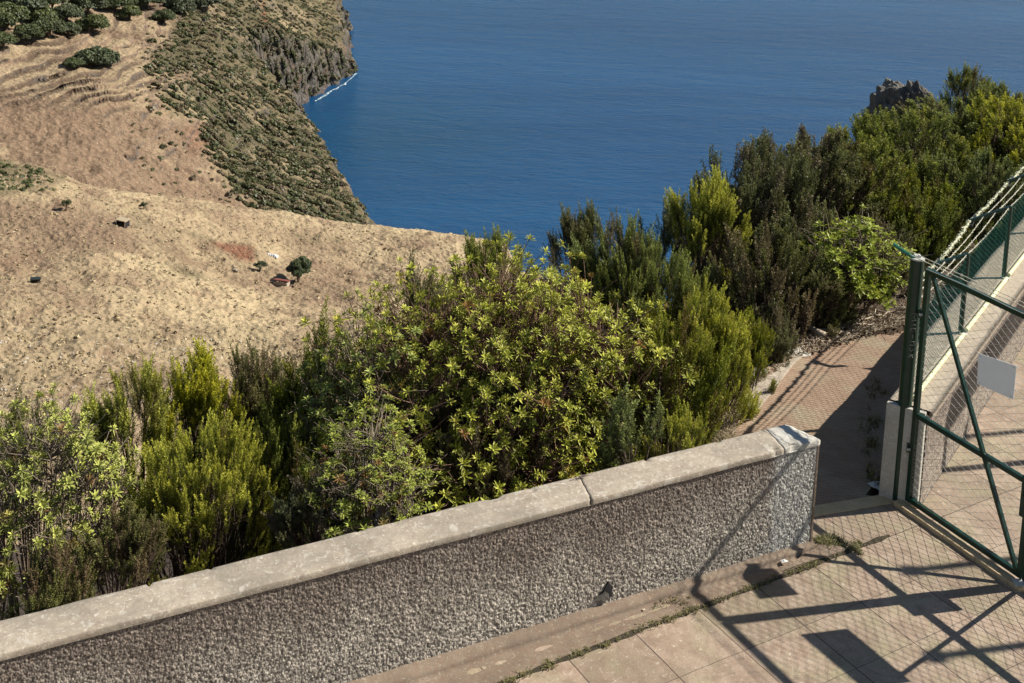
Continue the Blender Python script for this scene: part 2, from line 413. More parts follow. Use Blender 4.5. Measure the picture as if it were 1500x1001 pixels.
def m_sea():
    g = G('sea_water'); v = g.coord()
    big = g.noise(g.mapping(v, (.5, 1.6, 1), (0, 0, R(-14))), .006, 5, .6, .5)
    col = g.mix(g.ramp(big, [(.38, 0), (.66, 1)]), (.004, .050, .140), (.007, .070, .180))
    shal = g.attr('shal')
    col = g.mix(shal, col, (.003, .045, .085))
    w1 = g.noise(g.mapping(v, (.42, 1.0, 1), (0, 0, R(-20))), .085, 8, .68, .4)
    w2 = g.noise(g.mapping(v, (.42, 1.0, 1), (0, 0, R(14))), .32, 6, .65, .3)
    w3 = g.noise(g.mapping(v, (.55, 1.0, 1), (0, 0, R(-32))), .9, 4, .6)
    h = g.math('ADD', g.math('MULTIPLY', w1, 3.0), g.math('ADD', g.math('MULTIPLY', w2, 1.15), g.math('MULTIPLY', w3, .5)))
    p = g.pbsdf(col, .22, g.bump(h, 1.0, .62), spec=.5)
    p.inputs['IOR'].default_value = 1.33
    MAT['sea_water'] = g.m
m_sea()
g = G('foam'); v = g.coord()
g.pbsdf(g.mix(g.ramp(g.noise(v, .5, 5), [(.4, 0), (.6, 1)]), (.06, .14, .20), (.45, .50, .52)), .8, g.bump(g.noise(v, .8, 4), .5)); MAT['foam'] = g.m

# ------------------------------------------------------------------ world and sun
SUNV = Vector((2.42, .58, 2.12)).normalized()
elev = math.asin(SUNV.z); azi = math.atan2(SUNV.x, SUNV.y)
w = bpy.data.worlds.new('World'); bpy.context.scene.world = w; w.use_nodes = True
nt = w.node_tree; bg = nt.nodes['Background']; sky = nt.nodes.new('ShaderNodeTexSky'); sky.sky_type = 'NISHITA'
sky.sun_disc = False; sky.sun_elevation = elev; sky.sun_rotation = azi; sky.altitude = 160; sky.dust_density = .3
nt.links.new(sky.outputs[0], bg.inputs[0]); bg.inputs[1].default_value = .052
sd = bpy.data.lights.new('sun', 'SUN'); sd.energy = 5.0; sd.angle = R(.5); sd.color = (1, .935, .83)
so = bpy.data.objects.new('sun', sd); C.objects.link(so); so.rotation_mode = 'QUATERNION'
so.rotation_quaternion = SUNV.to_track_quat('Z', 'Y'); so.location = (20, 6, 30)
vs = bpy.context.scene.view_settings; vs.view_transform = 'Standard'; vs.look = 'None'; vs.exposure = 0.6; vs.gamma = 1

# ================================================================== SETTING: far land
def rbf(P, Z):
    P = np.asarray(P, float); n = len(P)
    d = np.linalg.norm(P[:, None] - P[None], axis=2)
    A = np.zeros((n+3, n+3)); A[:n, :n] = -d - np.eye(n)*2.0; A[:n, n] = A[n, :n] = 1; A[:n, n+1:] = P; A[n+1:, :n] = P.T
    s = np.linalg.solve(A, np.concatenate([Z, np.zeros(3)]))
    def f(x, y):
        out = s[n] + s[n+1]*x + s[n+2]*y
        for i in range(n): out = out - s[i]*np.hypot(x - P[i, 0], y - P[i, 1])
        return out
    return f
SEA = -150.0

# sea ------------------------------------------------------
def build_sea():
    ang = np.linspace(-1.25, 1.25, 140); ds = np.geomspace(150, 45000, 160)
    A, D = np.meshgrid(ang, ds, indexing='ij')
    V = np.stack([D*np.sin(A), D*np.cos(A), np.full_like(A, SEA)], -1)
    px, py = topix(V)
    sh = np.exp(-(((V[..., 0]+52)/60)**2 + ((V[..., 1]-545)/75)**2))
    me = mesh_np('sea', V, grid_faces(140, 160)[:, ::-1], {'shal': np.clip(sh*.45, 0, 1)})
    link('sea', me, MAT['sea_water'], kind='structure')
build_sea()

# far land -------------------------------------------------
ctl = [(0, 0, -85), (150, 0, -90), (300, 0, -98), (400, 0, -110), (430, -8, -120), (-250, 0, -72), (-250, 150, -80), (0, -60, -80), (300, -60, -95), (420, -60, -115),
       (0, 60, -87), (200, 60, -93), (330, 60, -106), (400, 50, -114), (462, 60, -129), (0, 120, -92), (150, 120, -95), (260, 120, -100),
       (330, 110, -108), (400, 110, -122), (450, 85, -127), (495, 90, -137), (436, 128, -136), (0, 200, -100), (150, 200, -103), (250, 180, -106), (310, 180, -113),
       (380, 190, -122), (440, 180, -131), (470, 212, -135), (150, 262, -108), (260, 255, -114), (340, 240, -119), (420, 260, -127), (500, 265, -135),
       (300, 300, -120), (400, 300, -126), (470, 310, -131), (528, 326, -137), (-200, 260, -100), (150, 330, -112), (300, 360, -122), (500, 360, -135)]
ctl = np.array(ctl, float)
Q = onz(ctl[:, 0], ctl[:, 1], ctl[:, 2])
base2 = rbf(Q[:, :2], Q[:, 2])
coast = []
def cz(px, py, z, dx=0, dy=0):
    q = onz(px, py, z); coast.append((q[0]+dx, q[1]+dy))
coast += [(-700, 1300), (-330, 1120)]
cz(425, -30, -122, 26, 55); cz(445, 10, -126, 22, 34); cz(478, 62, -135, 12, 16); cz(505, 94, -145, 5, 6)
cz(517, 112, SEA); cz(500, 124, SEA); cz(482, 133, SEA); cz(462, 147, SEA); cz(442, 157, SEA, -2, -2)
cz(432, 150, -147, -10, -22); cz(447, 180, -138, 2, -3); cz(470, 215, -139, 5, 2); cz(498, 262, -139, 5, 2); cz(516, 297, -140, 5, 2); cz(532, 328, -141, 6, 2)
cz(560, 372, -142, 8, 0); cz(640, 440, -142, 20, 0)
coast += [(40, 230), (60, 120), (-900, 120)]
coast = np.array(coast)
def sdist(x, y):
    d = np.full(x.shape, 1e9); inside = np.zeros(x.shape, bool); n = len(coast)
    for i in range(n):
        a = coast[i]; b = coast[(i+1) % n]; e = b-a
        t = np.clip(((x-a[0])*e[0] + (y-a[1])*e[1])/(e@e), 0, 1)
        d = np.minimum(d, np.hypot(x-a[0]-t*e[0], y-a[1]-t*e[1]))
        c = ((a[1] > y) != (b[1] > y)) & (x < (b[0]-a[0])*(y-a[1])/(b[1]-a[1]+1e-12) + a[0])
        inside ^= c
    return np.where(inside, d, -d)
def poly_mask(px, py, poly, soft=14):
    poly = np.array(poly, float); d = np.full(px.shape, 1e9); ins = np.zeros(px.shape, bool); n = len(poly)
    for i in range(n):
        a = poly[i]; b = poly[(i+1) % n]; e = b-a
        t = np.clip(((px-a[0])*e[0] + (py-a[1])*e[1])/(e@e), 0, 1)
        d = np.minimum(d, np.hypot(px-a[0]-t*e[0], py-a[1]-t*e[1]))
        ins ^= ((a[1] > py) != (b[1] > py)) & (px < (b[0]-a[0])*(py-a[1])/(b[1]-a[1]+1e-12) + a[0])
    return sstep(-soft, soft, np.where(ins, d, -d))
SCRUB = [(215, -60), (260, 30), (250, 60), (215, 75), (225, 100), (290, 110), (235, 130), (255, 165), (300, 175), (300, 215), (330, 260), (370, 300), (440, 340), (560, 360), (600, 200), (520, 0), (430, -80)]
def far_height(x, y, detail=True):
    sd_ = sdist(x, y) + fbm(x/16, y/16, 5, 4)*5.0 + fbm(x/4.5, y/4.5, 6, 3)*2.6
    b = base2(x, y)
    px, py = topix(np.stack([x, y, b], -1))
    scr = poly_mask(px + fbm(x/20, y/20, 91)*14, py + fbm(x/20, y/20, 92)*10, SCRUB)
    # old farm terraces: banks following the contour
    tm = poly_mask(px, py, [(-300, -60), (-300, 180), (60, 165), (150, 170), (300, 130), (330, 60), (300, -60)], 22)*(1-scr*.6)
    t = (b + fbm(x/40, y/40, 33, 3)*2.6 + fbm(x/9, y/9, 34, 2)*.35)/1.6; fr = t - np.floor(t)
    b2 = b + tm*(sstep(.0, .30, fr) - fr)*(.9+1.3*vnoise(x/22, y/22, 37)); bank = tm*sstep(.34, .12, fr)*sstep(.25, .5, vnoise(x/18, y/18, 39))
    tm2 = poly_mask(px, py, [(-300, 130), (-300, 270), (150, 270), (300, 230), (290, 130)], 22)*(1-scr)
    t = (b + fbm(x/50, y/50, 35, 3)*3.0)/3.6; fr = t - np.floor(t)
    b2 = b2 + tm2*(sstep(.0, .35, fr) - fr)*1.1
    # ridges and gullies in the middle slope
    b2 = b2 + fbm(x/32, y/60, 3, 4)*3.0 + fbm(x/7, y/7, 8, 4)*(.7 + scr*1.3)
    b2 = b2 + (np.abs(fbm(x/14+3, y/20, 12, 3))*-3.2 + 1.0)*scr
    if detail: b2 = b2 + fbm(x/2.6, y/2.6, 21, 3)*(.8 + .2*scr)*(1-.6*tm) + np.minimum(fbm(x/9, y/5, 25, 3)+.1, 0)*1.3*(1-tm)
    wcl = 9 + 5*fbm(x/22, y/22, 44)
    gcl = sstep(0, 1, sd_/wcl)**.75
    head = poly_mask(px, py, [(425, 90), (520, 85), (540, 180), (425, 180)], 10)
    z = SEA - 2 + (b2 - SEA + 2)*np.clip(gcl, 0, 1)
    z = np.where(sd_ < 0, SEA - 2 + sd_*.2, z)
    return z, sd_, scr, px, py, gcl, bank
def build_far():
    nu, nv = 760, 620
    ang = np.linspace(R(-27), R(1.5), nu); ds = np.geomspace(250, 1050, nv)
    A, D = np.meshgrid(ang, ds, indexing='ij'); x = D*np.tan(A); y = D
    z, sd_, scr, px, py, gcl, bank = far_height(x, y)
    st = sstep(.7, 1.6, np.hypot(np.gradient(z, axis=1)/np.gradient(y, axis=1), np.gradient(z, axis=0)/np.gradient(x, axis=0)))
    x = x + st*(fbm(z/3.2, (x+y)/9, 81, 4)*3.0 + fbm(z/1.2, (x+y)/4, 82, 2)*.9); y = y + st*(fbm(z/3.6+7, (x-y)/9, 83, 4)*3.2)
    px2, py2 = topix(np.stack([x, y, z], -1))
    gy = np.gradient(z, axis=1)/np.gradient(y, axis=1); gx = np.gradient(z, axis=0)/np.gradient(x, axis=0)
    slope = np.hypot(gx, gy)
    low = sstep(SEA+9, SEA+1.0, z)
    face = poly_mask(px2, py2, [(436, 122), (480, 112), (505, 98), (530, 110), (500, 150), (430, 165)], 6)
    rock = np.clip(sstep(1.0, 2.0, slope)*.8 + low + face*.85*sstep(-.25, .2, fbm(x/12, z/5, 66)+.25), 0, 1)
    red = poly_mask(px2, py2, [(384, 5), (389, 5), (391, 38), (384, 36)], 4)*.9 + poly_mask(px2, py2, [(270, 190), (300, 180), (310, 215), (280, 225)], 10)*.35
    brown = np.clip(bank*1.2 + sstep(.05, .45, fbm(x/45, y/45, 71, 4)) + poly_mask(px2, py2, [(60, 222), (160, 243), (260, 268), (400, 302), (400, 332), (60, 292)], 9)*1.1 +
                    poly_mask(px2, py2, [(200, 180), (300, 175), (330, 245), (260, 240)], 14)*.8 + sstep(.35, .9, slope)*.8, 0, 1)
    green = np.clip(scr*(.45 + .55*sstep(-.5, .1, fbm(x/18, y/18, 55, 4)+.1)), 0, 1)
    me = mesh_np('far_hillside', np.stack([x, y, z], -1), grid_faces(nu, nv)[:, ::-1],
                 {'green': green, 'brown': np.clip(.22+brown, 0, 1)*(1-scr), 'rockm': rock, 'redm': red, 'bank_shade_veg': np.clip(bank*1.1, 0, 1)}, smooth=True)
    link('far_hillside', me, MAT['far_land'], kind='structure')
build_far()
def far_at(px, py):
    """where the sight line of a photo bearing meets the far land"""
    r = ray(px, py); r = r/r[1]
    D = np.linspace(260, 1000, 1500); x = r[0]*D; y = D; zr = CH + r[2]*D
    z = far_height(x, y, False)[0]
    k = np.argmax(zr < z); return np.array([x[k], y[k], z[k]])

# surf at the foot of the headland
def build_foam():
    pts = [onz(*p, SEA) for p in ((520, 108), (517, 113), (508, 121), (500, 126), (490, 131), (480, 136), (470, 143), (461, 149))]
    pts = np.array(pts); t = np.linspace(0, len(pts)-1, 90); i = np.minimum(t.astype(int), len(pts)-2); f = (t-i)[:, None]
    c = pts[i]*(1-f) + pts[i+1]*f
    d = np.gradient(c, axis=0); d /= np.linalg.norm(d, axis=1, keepdims=True); n = np.stack([d[:, 1], -d[:, 0], d[:, 2]*0], -1)
    wd = -.2 + 2.0*(vnoise(t*2.3, t*0, 3)) * (.15 + vnoise(t*.7, t*0, 9)); wd[:10] += np.linspace(1.2, 0, 10)
    ins = .3 + 0*t
    V = []
    for k in range(7):
        s = k/6; V.append(c + n*((-ins*(1-s) + wd*s))[:, None]*-1 + np.array([0, 0, .12+.25*math.sin(math.pi*s)]))
    V = np.stack(V, 0)
    me = mesh_np('surf', V, grid_faces(7, 90), smooth=True)
    link('surf', me, MAT['foam'], kind='structure')
build_foam()

# ------------------------------------------------------------------ clump foliage for far things
def clump_mesh(pos, size, per, quad, seed, flat=.7, name='m', updir=.5):
    """pos (N,3) centres, size (N) radii; each becomes an uneven lump of small leaf faces"""
    r = np.random.default_rng(seed); N = len(pos)
    u = r.normal(size=(N, per, 3)); u /= np.linalg.norm(u, axis=2, keepdims=True)
    rad = size[:, None, None]*(.55 + .5*r.random((N, per, 1)))
    u[..., 2] = np.abs(u[..., 2])*1.0 - .25
    c = pos[:, None, :] + u*rad*np.array([1, 1, flat])
    nrm = u + r.normal(size=u.shape)*.55; nrm[..., 2] += updir; nrm /= np.linalg.norm(nrm, axis=2, keepdims=True)
    a = np.cross(nrm, r.normal(size=u.shape)); a /= np.linalg.norm(a, axis=2, keepdims=True); b = np.cross(nrm, a)
    s = (quad*size[:, None, None])*(.6 + .8*r.random((N, per, 1)))
    V = np.stack([c - a*s - b*s*.7, c + a*s - b*s*.7, c + a*s*.8 + b*s, c - a*s*.8 + b*s], 2)
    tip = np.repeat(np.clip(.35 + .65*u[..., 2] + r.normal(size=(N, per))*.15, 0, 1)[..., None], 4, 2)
    rnd = np.repeat(np.repeat(r.random((N, 1)), per, 1)[..., None]*.8 + r.random((N, per, 1))*.2, 4, 2)
    F = np.arange(N*per*4).reshape(-1, 4)
    return mesh_np(name, V.reshape(-1, 3), F, {'tip': tip.ravel(), 'rnd': rnd.ravel()})

# scrub on the far slope
def build_scrub():
    n = 42000
    px = rng.uniform(190, 560, n); py = rng.uniform(-25, 345, n)
    # intersect sight lines with land by marching
    r = ray(px, py); r = r/r[:, 1:2]
    Ds = np.linspace(280, 900, 156); hit = np.full(n, -1.0)
    for D in Ds:
        x = r[:, 0]*D; y = np.full(n, D); zz = far_height(x, y, False)
        m = (hit < 0) & (CH + r[:, 2]*D < zz[0]) & (zz[1] > 1.5)
        hit[m] = D
    ok = hit > 0; px, py, r, hit = px[ok], py[ok], r[ok], hit[ok]
    x = r[:, 0]*hit; y = hit; z, sd_, scr, ax, ay, g_, _ = far_height(x, y, False)
    dens = scr*sstep(-.75, .15, fbm(x/15, y/15, 77, 3)) + .02
    dens *= 1 - poly_mask(px, py, [(440, 112), (515, 95), (530, 120), (440, 165)], 5)*.75
    keep = rng.random(len(x)) < dens*.55
    x, y, z = x[keep], y[keep], z[keep]
    s = rng.uniform(.35, .95, len(x))*(1+.9*(rng.random(len(x)) < .12))
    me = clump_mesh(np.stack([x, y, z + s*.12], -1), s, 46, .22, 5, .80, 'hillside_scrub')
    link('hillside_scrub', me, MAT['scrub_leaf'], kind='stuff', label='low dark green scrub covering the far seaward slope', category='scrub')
    return len(x)
nscrub = build_scrub(); print('scrub', nscrub)

def lump_tree(name, loc, wm, hm, seed, label, group, cat='tree', mat='far_leaf', per=110, lobes=26, bottom=.25, qd=.10):
    r = np.random.default_rng(seed)
    root = empty(name, loc, label=label, cat=cat, group=group)
    u = r.normal(size=(lobes, 3)); u /= np.linalg.norm(u, axis=1, keepdims=True); u[:, 2] = np.abs(u[:, 2])*1.1 - .25
    c = u*np.array([wm*.36, wm*.36, hm*.40])*(.55+.5*r.random((lobes, 1))) + np.array([0, 0, hm*(.5 + bottom*.2)])
    me = clump_mesh(c, r.uniform(.12, .22, lobes)*wm, int(per*2.2), qd, seed, .8, 'crown')
    link('crown', me, MAT[mat], root)
    P = []
    for k in range(5):
        tgt = c[k]; P.append([[0, 0, -hm*.1], [tgt[0]*.15, tgt[1]*.15, hm*.25], [tgt[0]*.55, tgt[1]*.55, hm*.45], list(tgt)])
    P = np.array(P, float); rr = np.tile(np.array([.045, .035, .022, .008])*wm*.7, (5, 1))
    V, F = tubes_np(P, rr, 5); link('trunk', mesh_np('trunk', V, F, smooth=True), MAT['bark'], root)
    return root
GT = 'trees on the far terraces'
FT = [(8, 30, 66, 'dark rounded tree cut by the left edge of the far terraces'),
      (38, 12, 60, 'dark tree between the edge tree and the pale rounded tree on the terraces'),
      (72, 44, 52, 'pale green rounded tree lowest in the grove on the terraces'),
      (98, 22, 44, 'small dark tree just right of the pale rounded tree'),
      (40, 50, 44, 'low spreading tree in front of the dark grove at far left'),
      (128, 8, 56, 'dark tree at the top edge left of the terrace gap'),
      (135, 38, 46, 'round grey green tree with a dark shadow beneath, above the terrace banks'),
      (168, 6, 56, 'broad dark tree at the top edge above the terrace banks'),
      (215, 2, 50, 'bushy dark tree at the top edge near the scrub'),
      (265, 12, 48, 'dark tree where the terrace banks meet the scrub'),
      (300, 4, 46, 'low dark tree at the top edge among the scrub'),
      (5, 62, 40, 'low tree at the left edge below the dark grove'),
      (22, 4, 56, 'dark tree in the top left corner'),
      (58, 26, 44, 'dark tree filling the middle of the grove at far left'),
      (100, 46, 36, 'small pale green tree at the right foot of the grove'),
      (190, 22, 34, 'small round tree on the highest terrace bank'),
      (240, 26, 36, 'small dark tree at the edge between terraces and scrub'),
      (76, 4, 46, 'tall dark tree at the top edge behind the pale one'),
      (140, 84, 62, 'wide low olive green tree alone on the dry terraces'),
      (108, 92, 30, 'small dark shrubby tree at the left foot of the lone wide tree')]
for i, (px, py, wpx, lab) in enumerate(FT):
    q = far_at(px, py + wpx*.22); D = q[1]; wm = wpx/CF*D*1.12
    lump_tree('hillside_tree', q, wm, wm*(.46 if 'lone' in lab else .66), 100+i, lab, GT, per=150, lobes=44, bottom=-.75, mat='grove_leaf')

# ================================================================== near hill
c1 = [(-260, 190, 222), (-150, 212, 220), (0, 236, 216), (60, 246, 218), (110, 266, 220), (160, 279, 226), (260, 291, 232), (420, 313, 238), (540, 333, 242), (620, 343, 242), (690, 353, 238),
      (740, 372, 228), (790, 410, 205), (-260, 330, 185), (0, 330, 188), (150, 340, 192), (300, 350, 205), (430, 370, 212), (560, 380, 214), (650, 395, 208), (0, 450, 155), (-260, 450, 155), (150, 440, 162), (300, 450, 170),
      (430, 440, 182), (560, 450, 180), (700, 480, 165), (0, 600, 120), (-260, 600, 122), (200, 560, 132), (400, 540, 146), (560, 560, 140), (100, 700, 96), (400, 700, 100), (-250, 760, 88)]
c1 = np.array(c1, float); Q1 = at(c1[:, 0], c1[:, 1], c1[:, 2])
ext = []
for i in range(13):
    p = Q1[i]; d = p/np.linalg.norm(p[:2]); sl = (CH - p[2])/p[1]
    ext.append([p[0]+d[0]*18, p[1]+d[1]*18, p[2]-18*sl-6]); ext.append([p[0]+d[0]*55, p[1]+d[1]*55, p[2]-55*sl-22])
ext += [[30, 180, -100], [45, 120, -75], [25, 90, -50]]
P1 = np.concatenate([Q1, np.array(ext)]); base1 = rbf(P1[:, :2], P1[:, 2])
CR = Q1[:13]
def crest_side(x, y):       # >0 on our side of the crest
    th = x/y; tc = CR[:, 0]/CR[:, 1]; o = np.argsort(tc)
    yc = np.interp(th, tc[o], CR[o, 1]); return yc - y
def near_height(x, y, detail=True):
    b = base1(x, y); cs = crest_side(x, y)
    b = b + fbm(x/26, y/26, 3, 3)*1.6*sstep(0, 40, cs) + fbm(x/6, y/6, 8, 3)*.42
    # slanting spurs, tracks and slumps
    b = b + np.abs(fbm((x+y*.5)/13, (y-x*.4)/30, 15, 3))*-1.6*sstep(5, 40, cs)
    if detail:
        n = fbm(x/1.15, y/1.15, 21, 3, .6); b = b + n*.34 + np.maximum(fbm(x/.55, y/.55, 29, 2), 0)*.22
        b = b + fbm(x/3.0, y/3.0, 40, 2)*.28
    return b
def build_near():
    nu, nv = 860, 760
    ang = np.linspace(R(-29), R(6.5), nu); ds = np.geomspace(78, 300, nv)
    A, D = np.meshgrid(ang, ds, indexing='ij'); x = D*np.tan(A); y = D
    z = near_height(x, y); px, py = topix(np.stack([x, y, z], -1))
    green = poly_mask(px, py, [(-200, 205), (0, 222), (95, 258), (80, 275), (20, 285), (-200, 330)], 10)*sstep(-.5, .3, fbm(x/5, y/5, 61)+.15)*.8
    for poly, a in (([(255, 335), (310, 345), (320, 362), (290, 352)], .75), ([(255, 385), (300, 400), (300, 412), (262, 402)], .7), ([(425, 340), (470, 345), (470, 358), (430, 352)], .7),
                    ([(475, 345), (500, 345), (500, 357), (475, 355)], .6), ([(190, 290), (215, 300), (215, 340), (185, 330)], .3), ([(290, 330), (400, 360), (380, 400), (300, 380)], .15),
                    ([(0, 480), (500, 470), (560, 560), (0, 620)], .22), ([(210, 320), (300, 360), (330, 420), (240, 430)], .2)):
        green = np.maximum(green, poly_mask(px, py, poly, 6)*a*sstep(-.4, .5, fbm(x/4, y/4, 63)+.2))
    brown = np.clip(sstep(.05, .5, fbm(x/24, y/24, 71, 4))*.6 + poly_mask(px, py, [(0, 290), (130, 285), (180, 330), (150, 430), (0, 440)], 30)*.25, 0, 1)
    bright = poly_mask(px, py, [(140, 268), (300, 290), (690, 350), (640, 380), (420, 345), (200, 310)], 10)
    brown = brown*(1-bright*.8)
    red = poly_mask(px, py, [(310, 355), (372, 360), (372, 385), (345, 380)], 6)*.85
    stone = poly_mask(px, py, [(-100, 480), (350, 500), (420, 600), (-100, 640)], 20)
    me = mesh_np('dry_hillside', np.stack([x, y, z], -1), grid_faces(nu, nv)[:, ::-1],
                 {'green': green, 'brown': brown, 'rockm': x*0, 'redm': red, 'stone': stone}, smooth=True)
    link('dry_hillside', me, MAT['dry_hill'], kind='structure')
build_near()
def near_at(px, py):
    r = ray(px, py); r = r/r[1]; D = np.linspace(82, 290, 1600); x = r[0]*D; zr = CH + r[2]*D
    z = near_height(x, D, False); k = np.argmax(zr < z); return np.array([x[k], D[k], z[k]])

# scattered small tussocks and stones on the near hill
def build_tussocks():
    n = 3600; px = rng.uniform(-60, 760, n); py = rng.uniform(236, 620, n); P = []
    r = ray(px, py); r = r/r[:, 1:2]; hit = np.full(n, -1.0)
    for D in np.linspace(85, 250, 330):
        zz = near_height(r[:, 0]*D, np.full(n, D), False); m = (hit < 0) & (CH + r[:, 2]*D < zz); hit[m] = D
    ok = hit > 0; x = r[ok, 0]*hit[ok]; y = hit[ok]; z = near_height(x, y)
    s = rng.uniform(.12, .34, len(x))
    me = clump_mesh(np.stack([x, y, z], -1), s, 16, .34, 8, .8, 'dry_tussocks')
    link('dry_tussocks', me, MAT['tussock_straw'], kind='stuff', label='small dry straw tussocks scattered over the near hillside', category='dry grass')
    n = 210; px = rng.uniform(-20, 420, n)**1.0; py = rng.uniform(495, 600, n)
    V = []; F = []
    for a, b in zip(px, py):
        q = near_at(a, b); s = rng.uniform(.05, .17)*(1.9 if rng.random() < .06 else 1)
        o = len(V)
        for vx, vy, vz in ((-1, -1, -.5), (1, -1, -.5), (1, 1, -.5), (-1, 1, -.5), (-.7, -.7, .7), (.6, -.7, .9), (.7, .5, .6), (-.6, .7, .8)):
            V.append(q + np.array([vx, vy, vz])*s*rng.uniform(.7, 1.3, 3))
        for f in ((3, 2, 1, 0), (4, 5, 6, 7), (0, 1, 5, 4), (1, 2, 6, 5), (2, 3, 7, 6), (3, 0, 4, 7)): F.append([o+i for i in f])
    link('hillside_stones', mesh_np('hillside_stones', np.array(V), np.array(F)), MAT['white_stone'], kind='stuff', label='pale loose stones scattered low on the near hillside', category='stones')
m_concrete('white_stone', (.38, .34, .28), (.50, .45, .37), (.28, .25, .20))
build_tussocks()

def mound_scrub():
    P = []; S = []
    for i in range(260):
        a = rng.uniform(-60, 95); b_ = rng.uniform(228, 282)
        if b_ < 226 + max(0, a)*.33 or rng.random() < .35: continue
        P.append(near_at(a, b_)); S.append(rng.uniform(.25, .75))
    me = clump_mesh(np.array(P), np.array(S), 46, .22, 15, .7, 'mound_scrub')
    link('mound_scrub', me, MAT['grove_leaf'], kind='stuff', label='low olive green scrub on the mound at the left edge', category='scrub')
mound_scrub()
# things standing on the near hill
q = near_at(437, 414); Dh = q[1]; pm = Dh/CF     # metres per photo pixel
lump_tree('hillside_tree', q, 44*pm, 46*pm, 300, 'lone dark green tree beside the red roofed shed', None, mat='far_leaf', per=200, lobes=22, bottom=0)
GS = 'small shrubs on the dry hillside'
for i, (px, py, wpx, hpx, lab) in enumerate(((97, 308, 20, 16, 'small dry shrub alone at the left above the black hollow'), (211, 306, 16, 9, 'tiny dark shrub uphill of the hut'), (381, 398, 24, 16, 'small brownish shrub left of the lone tree'),
                                     (240, 438, 18, 10, None))):
    if lab is None: continue
    q = near_at(px, py); pm = q[1]/CF
    lump_tree('hillside_shrub', q, wpx*pm, hpx*pm*1.15, 320+i, lab, GS, cat='shrub', per=90, lobes=12, bottom=0, mat='far_leaf')
# hut
q = near_at(180, 331); pm = q[1]/CF
root = empty('field_hut', q, -.45, label='small open fronted field hut with a tan roof slab', cat='hut')
b = MB(); b.box((0, 0, 10*pm), (19*pm, 11*pm, 1.4*pm), 0, Matrix.Rotation(R(9), 3, 'X')); b.build('roof', MAT['tan_board'], root)
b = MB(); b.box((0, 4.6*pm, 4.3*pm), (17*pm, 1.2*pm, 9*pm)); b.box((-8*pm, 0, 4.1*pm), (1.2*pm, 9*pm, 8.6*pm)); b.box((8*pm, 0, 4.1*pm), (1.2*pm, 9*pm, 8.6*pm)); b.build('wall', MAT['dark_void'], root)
for s in (-1, 1):
    b = MB(); b.bar((s*8.2*pm, -5*pm, 0), (s*8.2*pm, -5*pm, 9.4*pm), .9*pm); b.build('post', MAT['tan_board'], root)
q = near_at(203, 336); b = MB(); b.tube([q - [0, 0, .2], q + [0, 0, 9*pm]], .8*pm, 6); b.build('marker_post', MAT['pale_wire'], label='thin pale post standing right of the field hut', cat='post', group='pale marker posts')
q = near_at(161, 310); b = MB(); b.tube([q - [0, 0, .2], q + [0, 0, 11*pm]], .6*pm, 6); b.build('marker_post', MAT['pale_wire'], label='thin pale post uphill and left of the field hut', cat='post', group='pale marker posts')
# red roofed shed ruin
q = near_at(413, 419); pm = q[1]/CF
root = empty('ruined_shed', q, -.25, label='low ruined shed with dark red roof and pale wall', cat='shed')
b = MB(); b.box((-2*pm, 3*pm, 7.5*pm), (24*pm, 13*pm, 1.2*pm), 0, Matrix.Rotation(R(-14), 3, 'X')); b.build('roof', MAT['red_roof'], root)
b = MB(); b.box((-2*pm, -3*pm, 2.6*pm), (23*pm, 1.4*pm, 6.6*pm)); b.box((-12.6*pm, 3*pm, 2.4*pm), (1.2*pm, 10*pm, 6*pm)); b.box((9*pm, 3*pm, 2.4*pm), (1.2*pm, 10*pm, 6*pm)); b.build('wall', MAT['parapet_top'], root)
b = MB(); b.tube([(11.5*pm, -2.6*pm, 0), (11.5*pm, -2.6*pm, 4.4*pm), (11.5*pm, -2.6*pm, 5.6*pm)], [2.9*pm, 3.0*pm, 1.6*pm], 10); b.build('water_drum', MAT['white_sheet'], label='white drum at the corner of the ruined shed', cat='drum')
# white sheet bundle
q = near_at(398, 376); pm = q[1]/CF
V = []; nx, ny = 22, 9
for i in range(nx):
    for j in range(ny):
        u = i/(nx-1)-.5; v_ = j/(ny-1)-.5
        V.append((u*20*pm, v_*8*pm, (4.2*pm*(1-(2*v_)**2)*(1-(2*u)**6)+.5*pm*math.sin(i*1.7)+.4*pm*math.sin(j*2+i*.6))))
link('covered_heap', mesh_np('covered_heap', V, grid_faces(nx, ny), smooth=True), MAT['white_sheet'], loc=q, rz=-.15, label='white sheet laid over a heap uphill of the lone tree', cat='sheet')
# collapsed stone wall / hollow
q = near_at(345, 397); pm = q[1]/CF
b = MB()
for k in range(16):
    b.box((rng.uniform(-4, 8)*pm, rng.uniform(-2, 2)*pm, rng.uniform(0, 2.2)*pm), tuple(rng.uniform(1.2, 3.2, 3)*pm), rng.uniform(0, 3))
b.box((-5*pm, 0, 3*pm), (1.2*pm, 4*pm, 7*pm), .6, Matrix.Rotation(R(25), 3, 'Y'))
b.build('rubble_heap', MAT['parapet_top'], loc=q, rz=-.7, label='heap of pale rubble with a leaning slab below the red soil', cat='rubble')
q = near_at(52, 412); pm = q[1]/CF
root = empty('cave_shelter', q, .2, label='tiny dark shelter opening low at the left of the hill', cat='shelter')
b = MB(); b.box((0, 0, 4*pm), (15*pm, 8*pm, 1.6*pm), 0, Matrix.Rotation(R(8), 3, 'X')); b.build('roof', MAT['dark_steel'], root)
b = MB(); b.box((0, 3*pm, 1.2*pm), (13*pm, 1*pm, 6*pm)); b.box((-6*pm, 0, 1.2*pm), (1*pm, 7*pm, 6*pm)); b.box((6*pm, 0, 1.2*pm), (1*pm, 7*pm, 6*pm)); b.build('wall', MAT['dark_void'], root)

